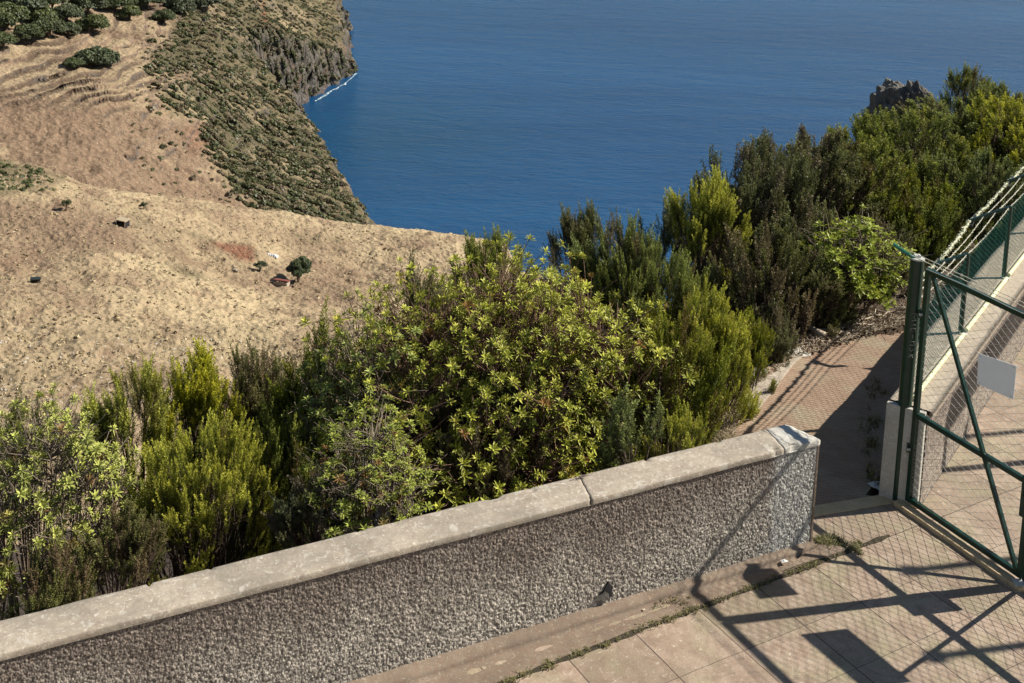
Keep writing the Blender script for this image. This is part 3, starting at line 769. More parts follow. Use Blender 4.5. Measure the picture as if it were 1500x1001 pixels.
# ================================================================== near ground
WR = np.array([2.583, 9.506]); WD = np.array([-.8840, -.4675]); WN = np.array([-.4675, .8840])    # wall foot, direction left, outward
FD = np.array([.548, .836]); FN = np.array([.836, -.548]); FP = np.array([3.50, 10.27])         # parapet and fence direction, inner normal
EDGE = np.array([WR + WD*14 + WN*.30, WR + WN*.30 + WD*.25, [2.28, 10.6], [2.22, 11.25], [2.30, 11.9], [2.53, 12.22], [3.2, 13.05], [4.0, 13.65], [4.75, 14.1], [8.2, 16.6], [14, 21.5], [40, 44]])
def edge_dist(x, y):
    d = np.full(np.shape(x), 1e9); sg = np.ones(np.shape(x))
    for i in range(len(EDGE)-1):
        a = EDGE[i]; b = EDGE[i+1]; e = b-a
        t = np.clip(((x-a[0])*e[0] + (y-a[1])*e[1])/(e@e), 0, 1)
        dd = np.hypot(x-a[0]-t*e[0], y-a[1]-t*e[1]); cr = e[0]*(y-a[1]) - e[1]*(x-a[0])
        m = dd < d - 1e-9; d = np.where(m, dd, d); sg = np.where(m, np.sign(cr), sg)
    return d*sg
def gz(x, y):
    x = np.asarray(x, float); y = np.asarray(y, float)
    s = edge_dist(x, y); so_ = np.maximum(s, 0)
    steep = .55*so_ + .012*so_**1.5
    ridge = .10*so_ + .75*np.maximum(so_-6.5, 0) + .01*np.maximum(so_-9, 0)**1.4
    k = sstep(1.0, 3.4, x - .10*(y-10))
    drop = steep*(1-k) + ridge*k
    z = -.05 - drop + fbm(x/1.4, y/1.4, 41, 4)*.10*sstep(0, 1.2, so_)
    return np.where(s < -.02, -.16, z)
def build_ground():
    nu, nv = 420, 420; ang = np.linspace(R(-62), R(62), nu); ds = np.concatenate([np.linspace(1.0, 20, 260), np.geomspace(20.3, 125, 160)])
    A, D = np.meshgrid(ang, ds, indexing='ij'); x = D*np.sin(A); y = D*np.cos(A); z = gz(x, y)
    me = mesh_np('ground', np.stack([x, y, z], -1), grid_faces(nu, nv)[:, ::-1], smooth=True)
    link('ground', me, MAT['litter_soil'], kind='structure')
build_ground()

def sheet(name, poly, z, mat, origin=(0, 0), rz=0.0, th=.05, **k):
    """a slab of given outline; local axes turned by rz so its pattern follows it"""
    c, s = math.cos(-rz), math.sin(-rz); b = MB(); n = len(poly)
    L = [((p[0]-origin[0])*c - (p[1]-origin[1])*s, (p[0]-origin[0])*s + (p[1]-origin[1])*c) for p in poly]
    b.add([(x, y, 0) for x, y in L] + [(x, y, -th) for x, y in L], [tuple(range(n)), tuple(range(2*n-1, n-1, -1))] + [(i, i+n, (i+1) % n+n, (i+1) % n) for i in range(n)])
    return b.build(name, mat, None, loc=(origin[0], origin[1], z), rz=rz, **k)
T0 = np.array([1.578, 8.693]); TY = .545; TB = np.array([math.cos(TY), math.sin(TY)]); TA = np.array([-TB[1], TB[0]])
# terrace paved with slabs; boundary: foot of wall, threshold, foot of parapet
wl = WR + WD*12.0; thr0 = np.array([2.72, 9.96]); thr1 = np.array([3.47, 10.22])
par_in = FP + FN*.20
terr = [(-11, -2), (12, -2), (24, 14), tuple(par_in + FD*26), tuple(par_in - FD*.02), tuple(thr1), tuple(thr0), tuple(WR + WN*.25 - WD*.0), tuple(WR + WN*.02), tuple(wl + WN*.02)]
sheet('paved_terrace', terr, 0, MAT['paving_slabs'], tuple(T0), TY, th=.10, kind='structure')
# threshold strip and the lower ribbed path beyond it
def strip_quad(a, b, w, side): n = np.array([-(b-a)[1], (b-a)[0]])/np.linalg.norm(b-a)*side; return [tuple(a), tuple(b), tuple(b+n*w), tuple(a+n*w)]
sheet('threshold_kerb', strip_quad(thr0 - (thr1-thr0)*.04, thr1 + (thr1-thr0)*.02, .13, 1), .012, MAT['sill'], tuple(thr0), math.atan2(*(thr1-thr0)[::-1]), th=.14, kind='structure')
pout = lambda t: FP - FN*.25 + FD*t
pathrz = -.22
segs = [([WR + WN*.32, (2.20, 10.6), (2.16, 11.25), (2.2, 11.9), (2.46, 12.25), (3.05, 13.0), (3.32, 13.02), pout(2.55), pout(-.05), thr1 + (0, .1), thr0 + (0, .1)], -.02),
        ([(3.05, 12.96), (3.32, 13.20), (4.0, 13.72), (4.35, 13.84), pout(3.85), pout(2.5), (3.3, 12.95)], -.075),
        ([(4.0, 13.68), (4.75, 14.2), (8.2, 16.75), (13, 20.6), pout(12), pout(3.8), (4.4, 13.75)], -.125)]
for poly, z in segs:
    poly = [(float(p[0]), float(p[1])) for p in poly]
    if sum(poly[i][0]*poly[(i+1) % len(poly)][1] - poly[(i+1) % len(poly)][0]*poly[i][1] for i in range(len(poly))) < 0: poly = poly[::-1]
    sheet('path', poly, z, MAT['ribbed_path'], (3, 12), pathrz, th=.12, kind='structure')
# cement strip between wall and slabs
def build_gutter():
    n = 360; m = 40; V = []
    for i in range(n):
        t = i/(n-1); a = WR + WN*.0 + WD*(-.02 + 11.5*t)
        # front edge on the first slab joint
        # intersect a + WN*(-w) with line T0 + TB*s (+ a wander)
        A2 = np.array([[-WN[0], -TB[0]], [-WN[1], -TB[1]]]); sol = np.linalg.solve(A2, T0 - a)
        wv = max(.12, sol[0]) + .02*float(fbm(np.array([t*40]), np.array([0.]), 3, 3)[0])
        for j in range(m):
            s = j/(m-1); p = a - WN*(wv*s)
            prof = .042*float(sstep(.275, .235, np.array(s))) + .020*max(0, 1-s*9) + .006 + .008*(1-s) - .010*math.exp(-((s-.45)/.2)**2)
            prof *= 1 if s < .99 else .3
            V.append((p[0], p[1], prof + .004*float(fbm(np.array([p[0]*6]), np.array([p[1]*6]), 9, 3)[0])))
    b = WR - WD*.0
    me = mesh_np('cement_strip', V, grid_faces(n, m), smooth=True)
    link('cement_strip', me, MAT['strip_cement'], kind='structure')
    # rounded apron round the end of the wall
    c = WR; V = [(c[0], c[1], .06)]
    pts = [onz(x, y, 0) for x, y in ((1150, 838), (1185, 826), (1212, 818), (1236, 810), (1239, 806), (1222, 803), (1205, 802), (1196, 800))]
    b = MB(); n = len(pts); P = [(float(p[0]), float(p[1]), .022) for p in pts] + [(float(p[0]), float(p[1]), -.05) for p in pts]
    b.add(P, [tuple(range(n)), tuple(range(2*n-1, n-1, -1))] + [(i, i+n, (i+1) % n+n, (i+1) % n) for i in range(n)])
    b.build('cement_apron', MAT['strip_cement'], kind='structure')
build_gutter()
def joint_soil():
    n = 400; V = []
    for i in range(n):
        t = -19 + 23.0*i/(n-1); w_ = .010 + .022*float(vnoise(np.array([t*4.]), np.array([0.]), 6)[0]); c = T0 + TB*t*.5
        for j, (o_, z_) in enumerate(((-1, .002), (-.4, .007), (.4, .009), (1, .004))):
            p = c + TA*(o_*w_ + .004); V.append((p[0], p[1], z_ + .003*float(vnoise(np.array([t*23.]), np.array([o_*3.]), 8)[0])))
    me = mesh_np('joint_soil', V, grid_faces(n, 4)[:, ::-1]); link('joint_soil', me, MAT['joint_dirt'], kind='structure')
m_ground('joint_dirt', (.07, .055, .035), (.13, .11, .06), (.05, .035, .025), 6)
joint_soil()

# ------------------------------------------------------------------ boundary wall
WH = .936; WT = .285; CT = .046
wrz = math.atan2(-WD[1], -WD[0])      # local +x points to the right end
wall = empty('boundary_wall', (WR[0], WR[1], 0), wrz, label='low pebbledashed terrace wall with a pale concrete coping', cat='wall')
def build_wall():
    L = 11.5; nx, nz = 1900, 150
    xs = np.linspace(-L, 0, nx); zs = np.linspace(-.02, WH-CT, nz); X, Z = np.meshgrid(xs, zs, indexing='ij')
    h = .55*vnoise(X/.0115, Z/.014, 3) + .30*vnoise(X/.008+5, Z/.0095, 4) + .15*vnoise(X/.03, Z/.04, 6)
    h = np.clip((h-.25)*1.7, 0, 1); big = fbm(X/.5, Z/.4, 14, 3)*.004
    fade = sstep(0, .02, -X)*1.0
    Yf = -(h*.0072*fade) - big - .001
    V1 = np.stack([X, Yf, Z], -1).reshape(-1, 3); F1 = grid_faces(nx, nz)
    # end face
    ny = 34; ys = np.linspace(0, WT, ny); Yg, Zg = np.meshgrid(ys, zs, indexing='ij')
    h2 = np.clip((vnoise(Yg/.0135, Zg/.02, 8)-.25)*1.5, 0, 1); e = np.minimum(Yg, WT-Yg)
    Xe = .002 + h2*.006*sstep(0, .03, e) - .16*(Yg/WT)*0 - .10*(Yg/WT)
    V2 = np.stack([Xe, Yg - .001, Zg], -1).reshape(-1, 3); F2 = grid_faces(ny, nz) + len(V1)
    b0 = len(V1) + len(V2)
    V3 = np.array([(-.10, WT, -.3), (-.10, WT, WH-CT), (-L, WT, WH-CT), (-L, WT, -.9), (-L, 0, -.02), (-L, 0, WH-CT), (0, 0, WH-CT), (0, 0, -.02)], float)
    F3 = np.array([(0, 3, 2, 1), (3, 4, 5, 2), (5, 6, 1, 2)]) + b0
    me = mesh_np('wall_body', np.concatenate([V1, V2, V3]), np.concatenate([F1, F2, F3]),
                 {'hgt': np.concatenate([h.ravel(), h2.ravel(), np.ones(8)*.6])})
    link('wall_body', me, MAT['roughcast'], wall)
build_wall()
def coping_piece(x0, x1, mat, seed, endskew=(0, 0), lip=.014):
    nx = max(12, int((x1-x0)/.02)); prof = [(-lip, 0), (-lip-.001, .012), (-lip, CT-.008), (-lip+.004, CT-.001)]
    ny = 14; prof += [(-lip+.02 + (WT+lip*2-.04)*k/(ny-1), CT + .003*math.sin(k*1.3)) for k in range(ny)]
    prof += [(WT+lip-.006, CT-.004), (WT+lip, CT-.02), (WT+lip, 0)]
    P = np.array(prof); n = len(P); xs = np.linspace(x0, x1, nx)
    V = np.zeros((nx, n, 3)); V[..., 1] = P[None, :, 0]; V[..., 2] = WH - CT + P[None, :, 1]
    sk0, sk1 = endskew; tt = (xs-x0)/(x1-x0)
    V[..., 0] = xs[:, None] + (P[None, :, 0]/WT)*(sk0*(1-tt)[:, None] + sk1*tt[:, None])
    ch = fbm(V[..., 0]/.11, V[..., 1]/.11, seed, 4)
    edge = np.zeros(n); edge[1:5] = 1; edge[-5:] = 1.6
    bite = np.maximum(ch-.30, 0)*edge[None, :]*(.25+1.2*vnoise(V[..., 0]/.7+seed, V[..., 0]*0, seed))
    V[..., 2] -= bite*.035; mid = WT/2; V[..., 1] += np.sign(mid - V[..., 1])*bite*.075
    V[..., 2] += fbm(V[..., 0]/.25, V[..., 1]/.25, seed+5, 3)*.0035
    F = grid_faces(nx, n); me = mesh_np('coping', V, F)
    bm_caps = [list(range(n-1, -1, -1)), [(nx-1)*n + k for k in range(n)]]
    # end caps
    import bmesh
    bm = bmesh.new(); bm.from_mesh(me); bm.verts.ensure_lookup_table()
    for cp in bm_caps: bm.faces.new([bm.verts[i] for i in cp])
    bmesh.ops.recalc_face_normals(bm, faces=bm.faces); bm.to_mesh(me); bm.free()
    return link('coping', me, mat, wall)
def wall_x(px, py):
    q = onz(px, py, WH)[:2]; return float(-(q - WR) @ WD)
j1 = wall_x(868, 733); j2 = wall_x(1141, 652); j0 = -8.6
coping_piece(-11.5, j0, MAT['coping'], 11, (0, 0))
coping_piece(j0+.006, j1, MAT['coping'], 12, (0, .07)); coping_piece(j1+.004, j2, MAT['coping'], 13, (.07, .06)); coping_piece(j2+.004, .006, MAT['coping_white'], 14, (.06, -.09))
# smooth corner bead at the free end
b = MB(); b.box((.002, .002, .44), (.018, .022, .87)); b.build('corner_bead', MAT['strip_cement'], wall)
# broken patch low on the face; hole's shade painted on a dark plate
def wall_face(px, py):
    r = ray(px, py); o = np.array([0, 0, CH]); n3 = np.array([WN[0], WN[1], 0]); t = ((np.array([WR[0], WR[1], 0]) - o) @ n3)/(r @ n3); q = o + r*t
    return float(-(q[:2]-WR) @ WD), float(q[2])
pp = [wall_face(x, y) for x, y in ((890, 851), (896, 858), (894, 872), (886, 878), (877, 874), (882, 866))]
b = MB(); n = len(pp); b.add([(x, -.0165, z) for x, z in pp] + [(x, 0, z) for x, z in pp], [tuple(range(n)), tuple(range(2*n-1, n-1, -1))] + [(i, i+n, (i+1) % n+n, (i+1) % n) for i in range(n)])
b.build('broken_patch', MAT['dark_void'], wall, label='small dark triangular hole in the pebbledash')
pp = [wall_face(x, y) for x, y in ((872, 876), (884, 865), (890, 868), (890, 876), (885, 879))]
b = MB(); n = len(pp); b.add([(x, -.019, z) for x, z in pp] + [(x, 0, z) for x, z in pp], [tuple(range(n)), tuple(range(2*n-1, n-1, -1))] + [(i, i+n, (i+1) % n+n, (i+1) % n) for i in range(n)])
b.build('patch_lit_side', MAT['rock'], wall)  # grey plate painted as the lit lower side of the hole

# ------------------------------------------------------------------ parapet
PH = .87; prz = math.atan2(FD[1], FD[0])
par = empty('parapet_wall', (FP[0], FP[1], 0), prz, label='concrete topped parapet carrying the green mesh fence', cat='wall')
# local: x along, y to the left(outer)
def build_parapet():
    L = 16; nx, nz = 1100, 70
    xs = np.linspace(.03, L, nx); zs = np.linspace(-.02, PH-.05, nz); X, Z = np.meshgrid(xs, zs, indexing='ij')
    h = np.clip((.6*vnoise(X/.016, Z/.022, 3) + .4*vnoise(X/.01, Z/.014, 4) - .25)*1.6, 0, 1)
    V = np.stack([X, -.19 - h*.010, Z], -1).reshape(-1, 3); F = grid_faces(nx, nz)
    b = len(V); V3 = np.array([(.03, -.19, PH-.05), (L, -.19, PH-.05), (L, .12, PH-.05), (.03, .12, PH-.05), (.03, .12, -.3), (L, .12, -.3), (L, -.19, -.3), (.03, -.19, -.3)], float)
    F3 = np.array([(0, 1, 2, 3), (3, 2, 5, 4), (1, 6, 5, 2), (7, 0, 3, 4)]) + b
    me = mesh_np('wall_body', np.concatenate([V, V3]), np.concatenate([F, F3]), {'hgt': np.concatenate([h.ravel(), np.ones(8)*.6])})
    link('wall_body', me, MAT['roughcast_brown'], par)
    nx, ny = 500, 12; X, Y = np.meshgrid(np.linspace(.02, L, nx), np.linspace(-.235, .27, ny), indexing='ij')
    Y = np.where(Y > 0, Y*(.50 + .50*sstep(.45, 1.0, X)), Y)
    Z = PH + fbm(X/.5, Y/.3, 31, 4)*.012 - .03*np.maximum(fbm(X/.16, Y/.16, 33, 3)-.1, 0)*(np.abs(Y) > .19)
    Vt = np.stack([X, Y, Z], -1).reshape(-1, 3); b = len(Vt)
    side = np.concatenate([[[x, -.235, PH-.06] for x in np.linspace(.02, L, nx)], [[x, .27*(.50+.50*float(sstep(.45, 1.0, np.array(x)))), PH-.06] for x in np.linspace(.02, L, nx)]])
    i = np.arange(nx-1); F = [grid_faces(nx, ny), np.stack([i*ny, b+i, b+i+1, (i+1)*ny], -1)[:, ::-1], np.stack([i*ny+ny-1, (i+1)*ny+ny-1, b+nx+i+1, b+nx+i], -1)]
    e = np.arange(ny-1); 
    me = mesh_np('coping', np.concatenate([Vt, side]), np.concatenate(F))
    link('coping', me, MAT['parapet_top'], par)
    m = MB(); m.box((.0, -.02, (PH-.008)/2), (.06, .33, PH-.012)); m.build('end_face', MAT['plaster_end'], par, bevel=.008)
build_parapet()

# ------------------------------------------------------------------ fence on the parapet
fence = empty('mesh_fence', (FP[0], FP[1], PH), prz, label='green chain link fence on the parapet with barbed wire on top', cat='fence')
def floc(P):         # world -> fence local
    P = np.asarray(P, float); d = P[..., :2] - FP; return np.stack([d @ FD, -(d @ FN), P[..., 2]-PH], -1)
def netting(u0, u1, z0, z1, pitch, r, wob=.006, ztop=None, seed=1):
    """woven chain link: zigzag wires standing side by side, in local x-z plane"""
    n = int((u1-u0)/pitch); k = int((z1-z0)/(pitch*.5))+1
    zs = np.linspace(z0, z1, k); P = np.zeros((n, k, 3))
    for i in range(n):
        sgn = np.where((np.arange(k)+i) % 2 == 0, .5, -.5)
        P[i, :, 0] = u0 + (i+.5)*pitch + sgn*pitch; P[i, :, 2] = zs; P[i, :, 1] = sgn*r*1.2
    P[..., 0] += fbm(P[..., 0]/.4+seed, P[..., 2]/.3, seed, 2)*wob; P[..., 1] += fbm(P[..., 0]/.35, P[..., 2]/.35+9, seed+3, 2)*wob*2
    P[..., 2] += fbm(P[..., 0]/.3, P[..., 2]/.5+4, seed+5, 2)*wob
    P[..., 0] = np.clip(P[..., 0], u0, u1)
    return tubes_np(P, np.full(P.shape[:2], r), 3)
FH = .78
V, F = netting(.06, 9.0, .03, FH, .052, .0020, .004)
link('netting', mesh_np('netting', V, F), MAT['green_wire'], fence)
# posts where the photo shows them
pl = [floc(onz(1408, 488, PH))[0], floc(onz(1473, 407, PH))[0]]; step = pl[1]-pl[0]
posts = [pl[0] + step*k for k in range(0, 5)]
print('fence posts', posts)
tips = []
for k, u in enumerate(posts):
    b = MB(); b.tube([(u, .0, -.06), (u, 0, FH+.02)], .024, 12); b.build('post', MAT['green_paint'], fence, smooth=False)
    if k == 0: tip = floc(at(1368, 389, 11.72))
    elif k == 1: tip = floc(at(1421, 324, 13.35))
    d = (np.array(tip) - np.array([pl[min(k, 1)], 0, FH])) if k < 2 else d
    tp = np.array([u, 0, FH]) + d; tips.append(tp)
    b = MB(); b.bar((u, 0, FH+.01), tuple(tp), .035, .035); b.build('arm', MAT['green_paint'], fence)
    b = MB(); b.box((u, -.03, .0), (.09, .07, .02)); b.build('foot_plate', MAT['galv_wire'], fence)
# pale tension pipe along the foot, in lengths between posts
ps = [.08] + posts
for a, c in zip(ps[:-1], ps[1:]):
    b = MB(); b.tube([(a+.03, -.045, .03), (c-.07, -.045, .022)], .020, 8); b.build('foot_pipe', MAT['yellow_pipe'], fence)
def barbed(pts, r, barb, step_, seed, n=5, rough=0):
    rr = np.random.default_rng(seed); m = MB(); pts = [Vector(p) for p in pts]; P = []
    for a, c in zip(pts[:-1], pts[1:]):
        L = (c-a).length; k = max(2, int(L/.05))
        for i in range(k):
            t = i/k; sag = -.03*4*t*(1-t)*min(1, L); P.append(a.lerp(c, t) + Vector((rr.normal()*rough, rr.normal()*rough, sag + rr.normal()*rough)))
    P.append(pts[-1]); m.tube(P, [r*(1+.4*rr.random()*(rough > 0)) for _ in P], n)
    tot = 0
    for a, c in zip(P[:-1], P[1:]):
        tot += (c-a).length
        if tot > step_:
            tot = 0
            for _ in range(2 if rough == 0 else 4):
                d = Vector(rr.normal(size=3)).normalized()*barb; m.tube([a-d, a+d], r*.55, 3)
    return m
start = floc(at(1343, 402, 10.62)); Lt = [start] + tips
barbed([tuple(p) for p in Lt], .012, .028, .05, 5, 7, .004).build('weathered_strand', MAT['moss_wire'], fence)
arm_o = np.array([0, 0, FH])
for f, sd_ in ((.66, 1), (.36, 2), (.03, 3)):
    Pn = [start*f + np.array([0.03, 0, FH+.12])*(1-f)] + [np.array([u, 0, FH+.012])*(1-f) + t*f for u, t in zip(posts, tips)]
    barbed([tuple(p) for p in Pn], .0034, .016, .10, 20+sd_, 4, .001).build('barbed_strand', MAT['pale_wire'], fence)
# dark top tube lengths lying along the outer strand
for k in range(len(tips)-1):
    a = tips[k]; c = tips[k+1]; b = MB(); b.bar(tuple(a*.98+np.array([0, -.02, -.02])), tuple(a + (c-a)*.12), .03); b.build('stub_tube', MAT['dark_steel'], fence)

# ------------------------------------------------------------------ gate
HN = np.array([3.56, 10.20]); FR = np.array([4.141, 9.14]); GD = (FR-HN)/np.linalg.norm(FR-HN); GW = float(np.linalg.norm(FR-HN)); grz = math.atan2(GD[1], GD[0])
def gp(px, py):
    r = ray(px, py); o = np.array([0, 0, CH]); n3 = np.array([-GD[1], GD[0], 0]); t = ((np.array([HN[0], HN[1], 0]) - o) @ n3)/(r @ n3); q = o + r*t
    return float((q[:2]-HN) @ GD), float(q[2])
def gshadow(px, py):
    g_ = onz(px, py, 0)[:2]; A = np.array([[GD[0], -2.42], [GD[1], -.58]]); u, k = np.linalg.solve(A, g_ - HN); return float(u), float(2.12*k)
print('gate w', GW, 'top', gp(1362, 400), gp(1500, 466), 'mid', gp(1345, 622), gp(1500, 705), 'sign', [gp(*p) for p in ((1438, 517), (1495, 535), (1490, 583), (1437, 560))])
print('sign1 by shadow', [gshadow(*p) for p in ((1078, 853), (1134, 845), (1174, 875), (1128, 881))]); print('sign2', [gshadow(*p) for p in ((1184, 932), (1244, 922), (1356, 1001), (1272, 1001))])
print('box', [gshadow(*p) for p in ((1310, 873), (1382, 855), (1402, 895), (1362, 908))])
print('post arm', topix(np.array([[HN[0], HN[1], 2.12], [FR[0], FR[1], 2.12], [FR[0], FR[1], 0]])))
ZT, ZM, ZB = 2.10, .835, .075
def leaf(u0, u1, hinge_at, name, label):
    """one gate leaf from u0 (hinge side) to u1 (meeting side)"""
    s = 1 if u1 > u0 else -1; L = abs(u1-u0)
    g_ = empty(name, (HN[0]+GD[0]*u0, HN[1]+GD[1]*u0, 0), grz, label=label, cat='gate', group='gate leaves')
    X = lambda t: s*t
    T = .042
    b = MB(); b.box((X(T/2+.005), 0, (ZT+ZB)/2), (T, T, ZT-ZB+T)); b.build('stile', MAT['green_paint'], g_, bevel=.003)
    b = MB(); b.box((X(L-T/2-.006), 0, (ZT+ZB)/2), (T, T, ZT-ZB+T)); b.build('stile', MAT['green_paint'], g_, bevel=.003)
    for z in (ZB, ZM, ZT):
        b = MB(); b.box((X(L/2), .001 if z == ZM else 0, z), (L-2*T-.012, T-.002, T)); b.build('rail', MAT['green_paint'], g_, bevel=.003)
    b = MB(); b.bar((X(T+.035), -.004, ZT-.02), (X(L-T-.02), -.004, ZB+.02), .030, .030); b.build('brace', MAT['green_paint'], g_)
    V, F = netting(.02, L-.03, ZB, ZT, .064, .0027, .014, seed=3 if s > 0 else 8)
    V[:, 0] *= s; V[:, 1] += .012; 
    if s < 0: F = F[:, ::-1]
    link('netting', mesh_np('netting', V, F), MAT['galv_wire'], g_)
    return g_
g1 = leaf(0, GW+.004, 0, 'gate_leaf', 'green framed wire mesh gate leaf hinged on the thick round post')
g2 = leaf(2*GW, GW+.001, 1, 'gate_leaf', 'matching green mesh gate leaf, nearer, cut off by the right edge')
# hinges and lock
for z in (.52, 1.72):
    b = MB(); b.box((-.02, .0, z), (.06, .03, .045)); b.tube([(-.012, -.02, z-.04), (-.012, -.02, z+.04)], .011, 8); b.build('hinge', MAT['green_paint'], g1)
    b = MB(); b.tube([(.012, -.045, z+.0), (.012, -.022, z)], .012, 8); b.build('bolt', MAT['galv_wire'], g1)
b = MB(); b.box((GW-.03, -.03, ZM-.11), (.06, .03, .33)); b.box((GW-.03, -.05, ZM-.05), (.02, .03, .1)); b.build('lock_plate', MAT['green_paint'], g1, bevel=.004)
b = MB(); b.box((-(GW-.095), -.03, ZM-.11), (.185, .03, .33)); b.build('lock_plate', MAT['green_paint'], g2, bevel=.004)
b = MB(); b.tube([(.02, -.03, ZT+.02), (.45, -.028, ZT+.035), (.9, -.028, ZT+.024), (GW-.03, -.03, ZT+.03)], .0022, 4); b.build('tie_wire', MAT['galv_wire'], g1)
# sheet sign on the gate, seen from behind
sp = [gp(*p) for p in ((1437, 561), (1490, 584), (1495, 535), (1439, 516))]
def plate(name, pts, label, off=-.045, flip=False):
    c = np.mean(pts, 0); o = HN + GD*c[0]
    root = empty(name, (o[0], o[1], c[1]), grz, label=label, cat='sign', group='blank backed signs wired to the gate')
    m = MB(); P = [(p[0]-c[0], off, p[1]-c[1]) for p in pts] + [(p[0]-c[0], off+.003, p[1]-c[1]) for p in pts]
    m.hexa(P); m.build('panel', MAT['sign_white'], root)
    for p in pts:
        m = MB(); m.tube([((p[0]-c[0])*.86, off-.004, (p[1]-c[1])*.86), ((p[0]-c[0])*.86, off+.012, (p[1]-c[1])*.86)], .005, 6); m.build('wire_tie', MAT['galv_wire'], root)
plate('gate_sign', sp, 'plain white sheet sign back wired to the gate mesh above the middle rail')
q2 = [gshadow(*p) for p in ((1184, 932), (1244, 922))]
# second sign out of the frame, known from its shadow
s2 = [gshadow(1272, 1001), gshadow(1184, 932), gshadow(1244, 922), gshadow(1356, 1001)]
u_a = min(s2[1][0], s2[2][0]); z_hi = max(p[1] for p in s2[:3]); z_lo = min(s2[1][1], s2[2][1])
print('sign2 corners', s2)
plate('gate_sign', [(1.44, 1.38), (2.05, 1.37), (2.05, 1.68), (1.44, 1.70)], 'larger plain sheet sign on the near gate leaf, seen by its big shadow')
# posts
def gate_post(px_base, u, label, arm=True):
    c = HN + GD*u
    root = empty('gate_post', (c[0], c[1], 0), 0, label=label, cat='post', group='round green gate posts')
    b = MB(); b.tube([(0, 0, -.1), (0, 0, 2.16)], .058, 24, cap=False); b.build('tube', MAT['green_paint'], root, smooth=True)
    b = MB(); b.tube([(0, 0, 2.155), (0, 0, 2.168)], .060, 24); b.build('cap', MAT['galv_wire'], root)
    return root, c
gpost, pc = gate_post(None, -.105, 'thick round green post at the meeting of gate and parapet')
T1 = at(1309, 357, 10.30) - np.array([pc[0], pc[1], 0]); 
b = MB(); b.bar((.0, 0, 2.15), tuple(T1), .042, .008); b.bar((.0, 0, 2.145), tuple(T1 - np.array([0, 0, .006])), .008, .03)
b.build('arm', MAT['green_wire'], gpost)
b = MB(); b.box((0, .01, 2.175), (.05, .04, .03)); b.build('bracket', MAT['rag_white'], gpost)
# scratched initials down the post
def scratches():
    m = MB(); base = np.array([-.15, -.989]); 
    strokes = [((0, 0), (1, 0)), ((1, 0), (.4, .5)), ((.4, .5), (1, 1)), ((1, 1), (0, 1)), ((0, 1.6), (1, 1.6)), ((0, 2.1), (1, 2.1)), ((0, 2.1), (0, 2.6)), ((1, 2.1), (1, 2.6)), ((.5, 3.1), (.5, 3.5)),
               ((0, 4), (1, 4)), ((1, 4), (1, 4.5)), ((1, 4.5), (0, 4.5)), ((0, 5), (.5, 5.4)), ((.5, 5.4), (1, 5)), ((0, 5.9), (1, 5.9)), ((0, 6.3), (.5, 5.9)), ((1, 6.3), (.5, 5.9))]
    for (a0, z0), (a1, z1) in strokes:
        P = []
        for t in np.linspace(0, 1, 4):
            a = (a0+(a1-a0)*t - .5)*.62 - 1.75 + .10; z = 1.70 - (z0+(z1-z0)*t)*.062
            P.append((.0592*math.cos(a), .0592*math.sin(a), z))
        m.tube(P, .0016, 3)
    m.build('scratched_marks', MAT['galv_wire'], gpost)
scratches()
gpost2, pc2 = gate_post(None, 2*GW+.105, 'thick round green post beyond the right edge holding the near leaf')
# wires strung above the gate
for k, (z0, off) in enumerate(((2.27, -.06), (2.235, 0.0))):
    a = Vector((pc[0]+T1[0]*.35, pc[1]+T1[1]*.35, 2.15 + (T1[2]-2.15)*.35 + .03*(1-k))); c = Vector((pc2[0], pc2[1], z0)); 
    barbed([tuple(a), tuple(c)], .0026, .014, .11, 40+k, 4, .0012).build('barbed_wire', MAT['pale_wire'], label=['upper', 'lower'][k] + ' of the two pale barbed wires strung above the gate', cat='wire', group='barbed wires above the gate')
# timber sill in front of the gate foot
nrm = np.array([GD[1], -GD[0]])
sa = HN + GD*(-.02) - nrm*.0; side = -1 if (nrm @ np.array([-1, -.3])) > 0 else 1
o_ = HN + GD*(-.05) + np.array([-.86, -.50])*.055
b = MB(); 
for i in range(12):
    u = i*(GW+.1)/12; b.box((u+(GW+.1)/24, .0, .012), ((GW+.1)/12+.0005, .085+.006*math.sin(i*2.1), .05))
b.build('gate_sill', MAT['sill'], loc=(o_[0], o_[1], 0.0), rz=grz, bevel=.006, label='tan weathered kerb strip along the foot of the gate', cat='kerb')
b = MB(); b.tube([(0, 0, -.05), (0, 0, .035)], .032, 12); b.box((.0, .0, .03), (.09, .09, .02)); b.build('gate_socket', MAT['rag_white'], loc=(FR[0]-.03, FR[1]-.02, 0), label='small pale drop bolt socket where the gate leaves meet', cat='socket')
# tall slim posts to the right of the frame: their soft shadows cross the slabs
for k, (px, py, lab) in enumerate(((1335, 836, 'slim tall post off to the right, middle one of three'), (1372, 962, 'slim tall post off to the right, nearest of three'), (1408, 640, 'slim tall post off to the right, farthest of three'))):
    t = onz(px, py, 0); h = 4.6; q = t + np.array([2.42, .58, 0])*(h/2.12)
    root = empty('tall_post', (q[0], q[1], 0), label=lab, cat='post', group='tall posts right of the gate')
    b = MB(); b.tube([(0, 0, 0), (0, 0, h)], .038, 12); b.build('tube', MAT['green_paint'], root)
    b = MB(); b.box((0, 0, h+.01), (.13, .13, .03)); b.build('cap', MAT['green_paint'], root)

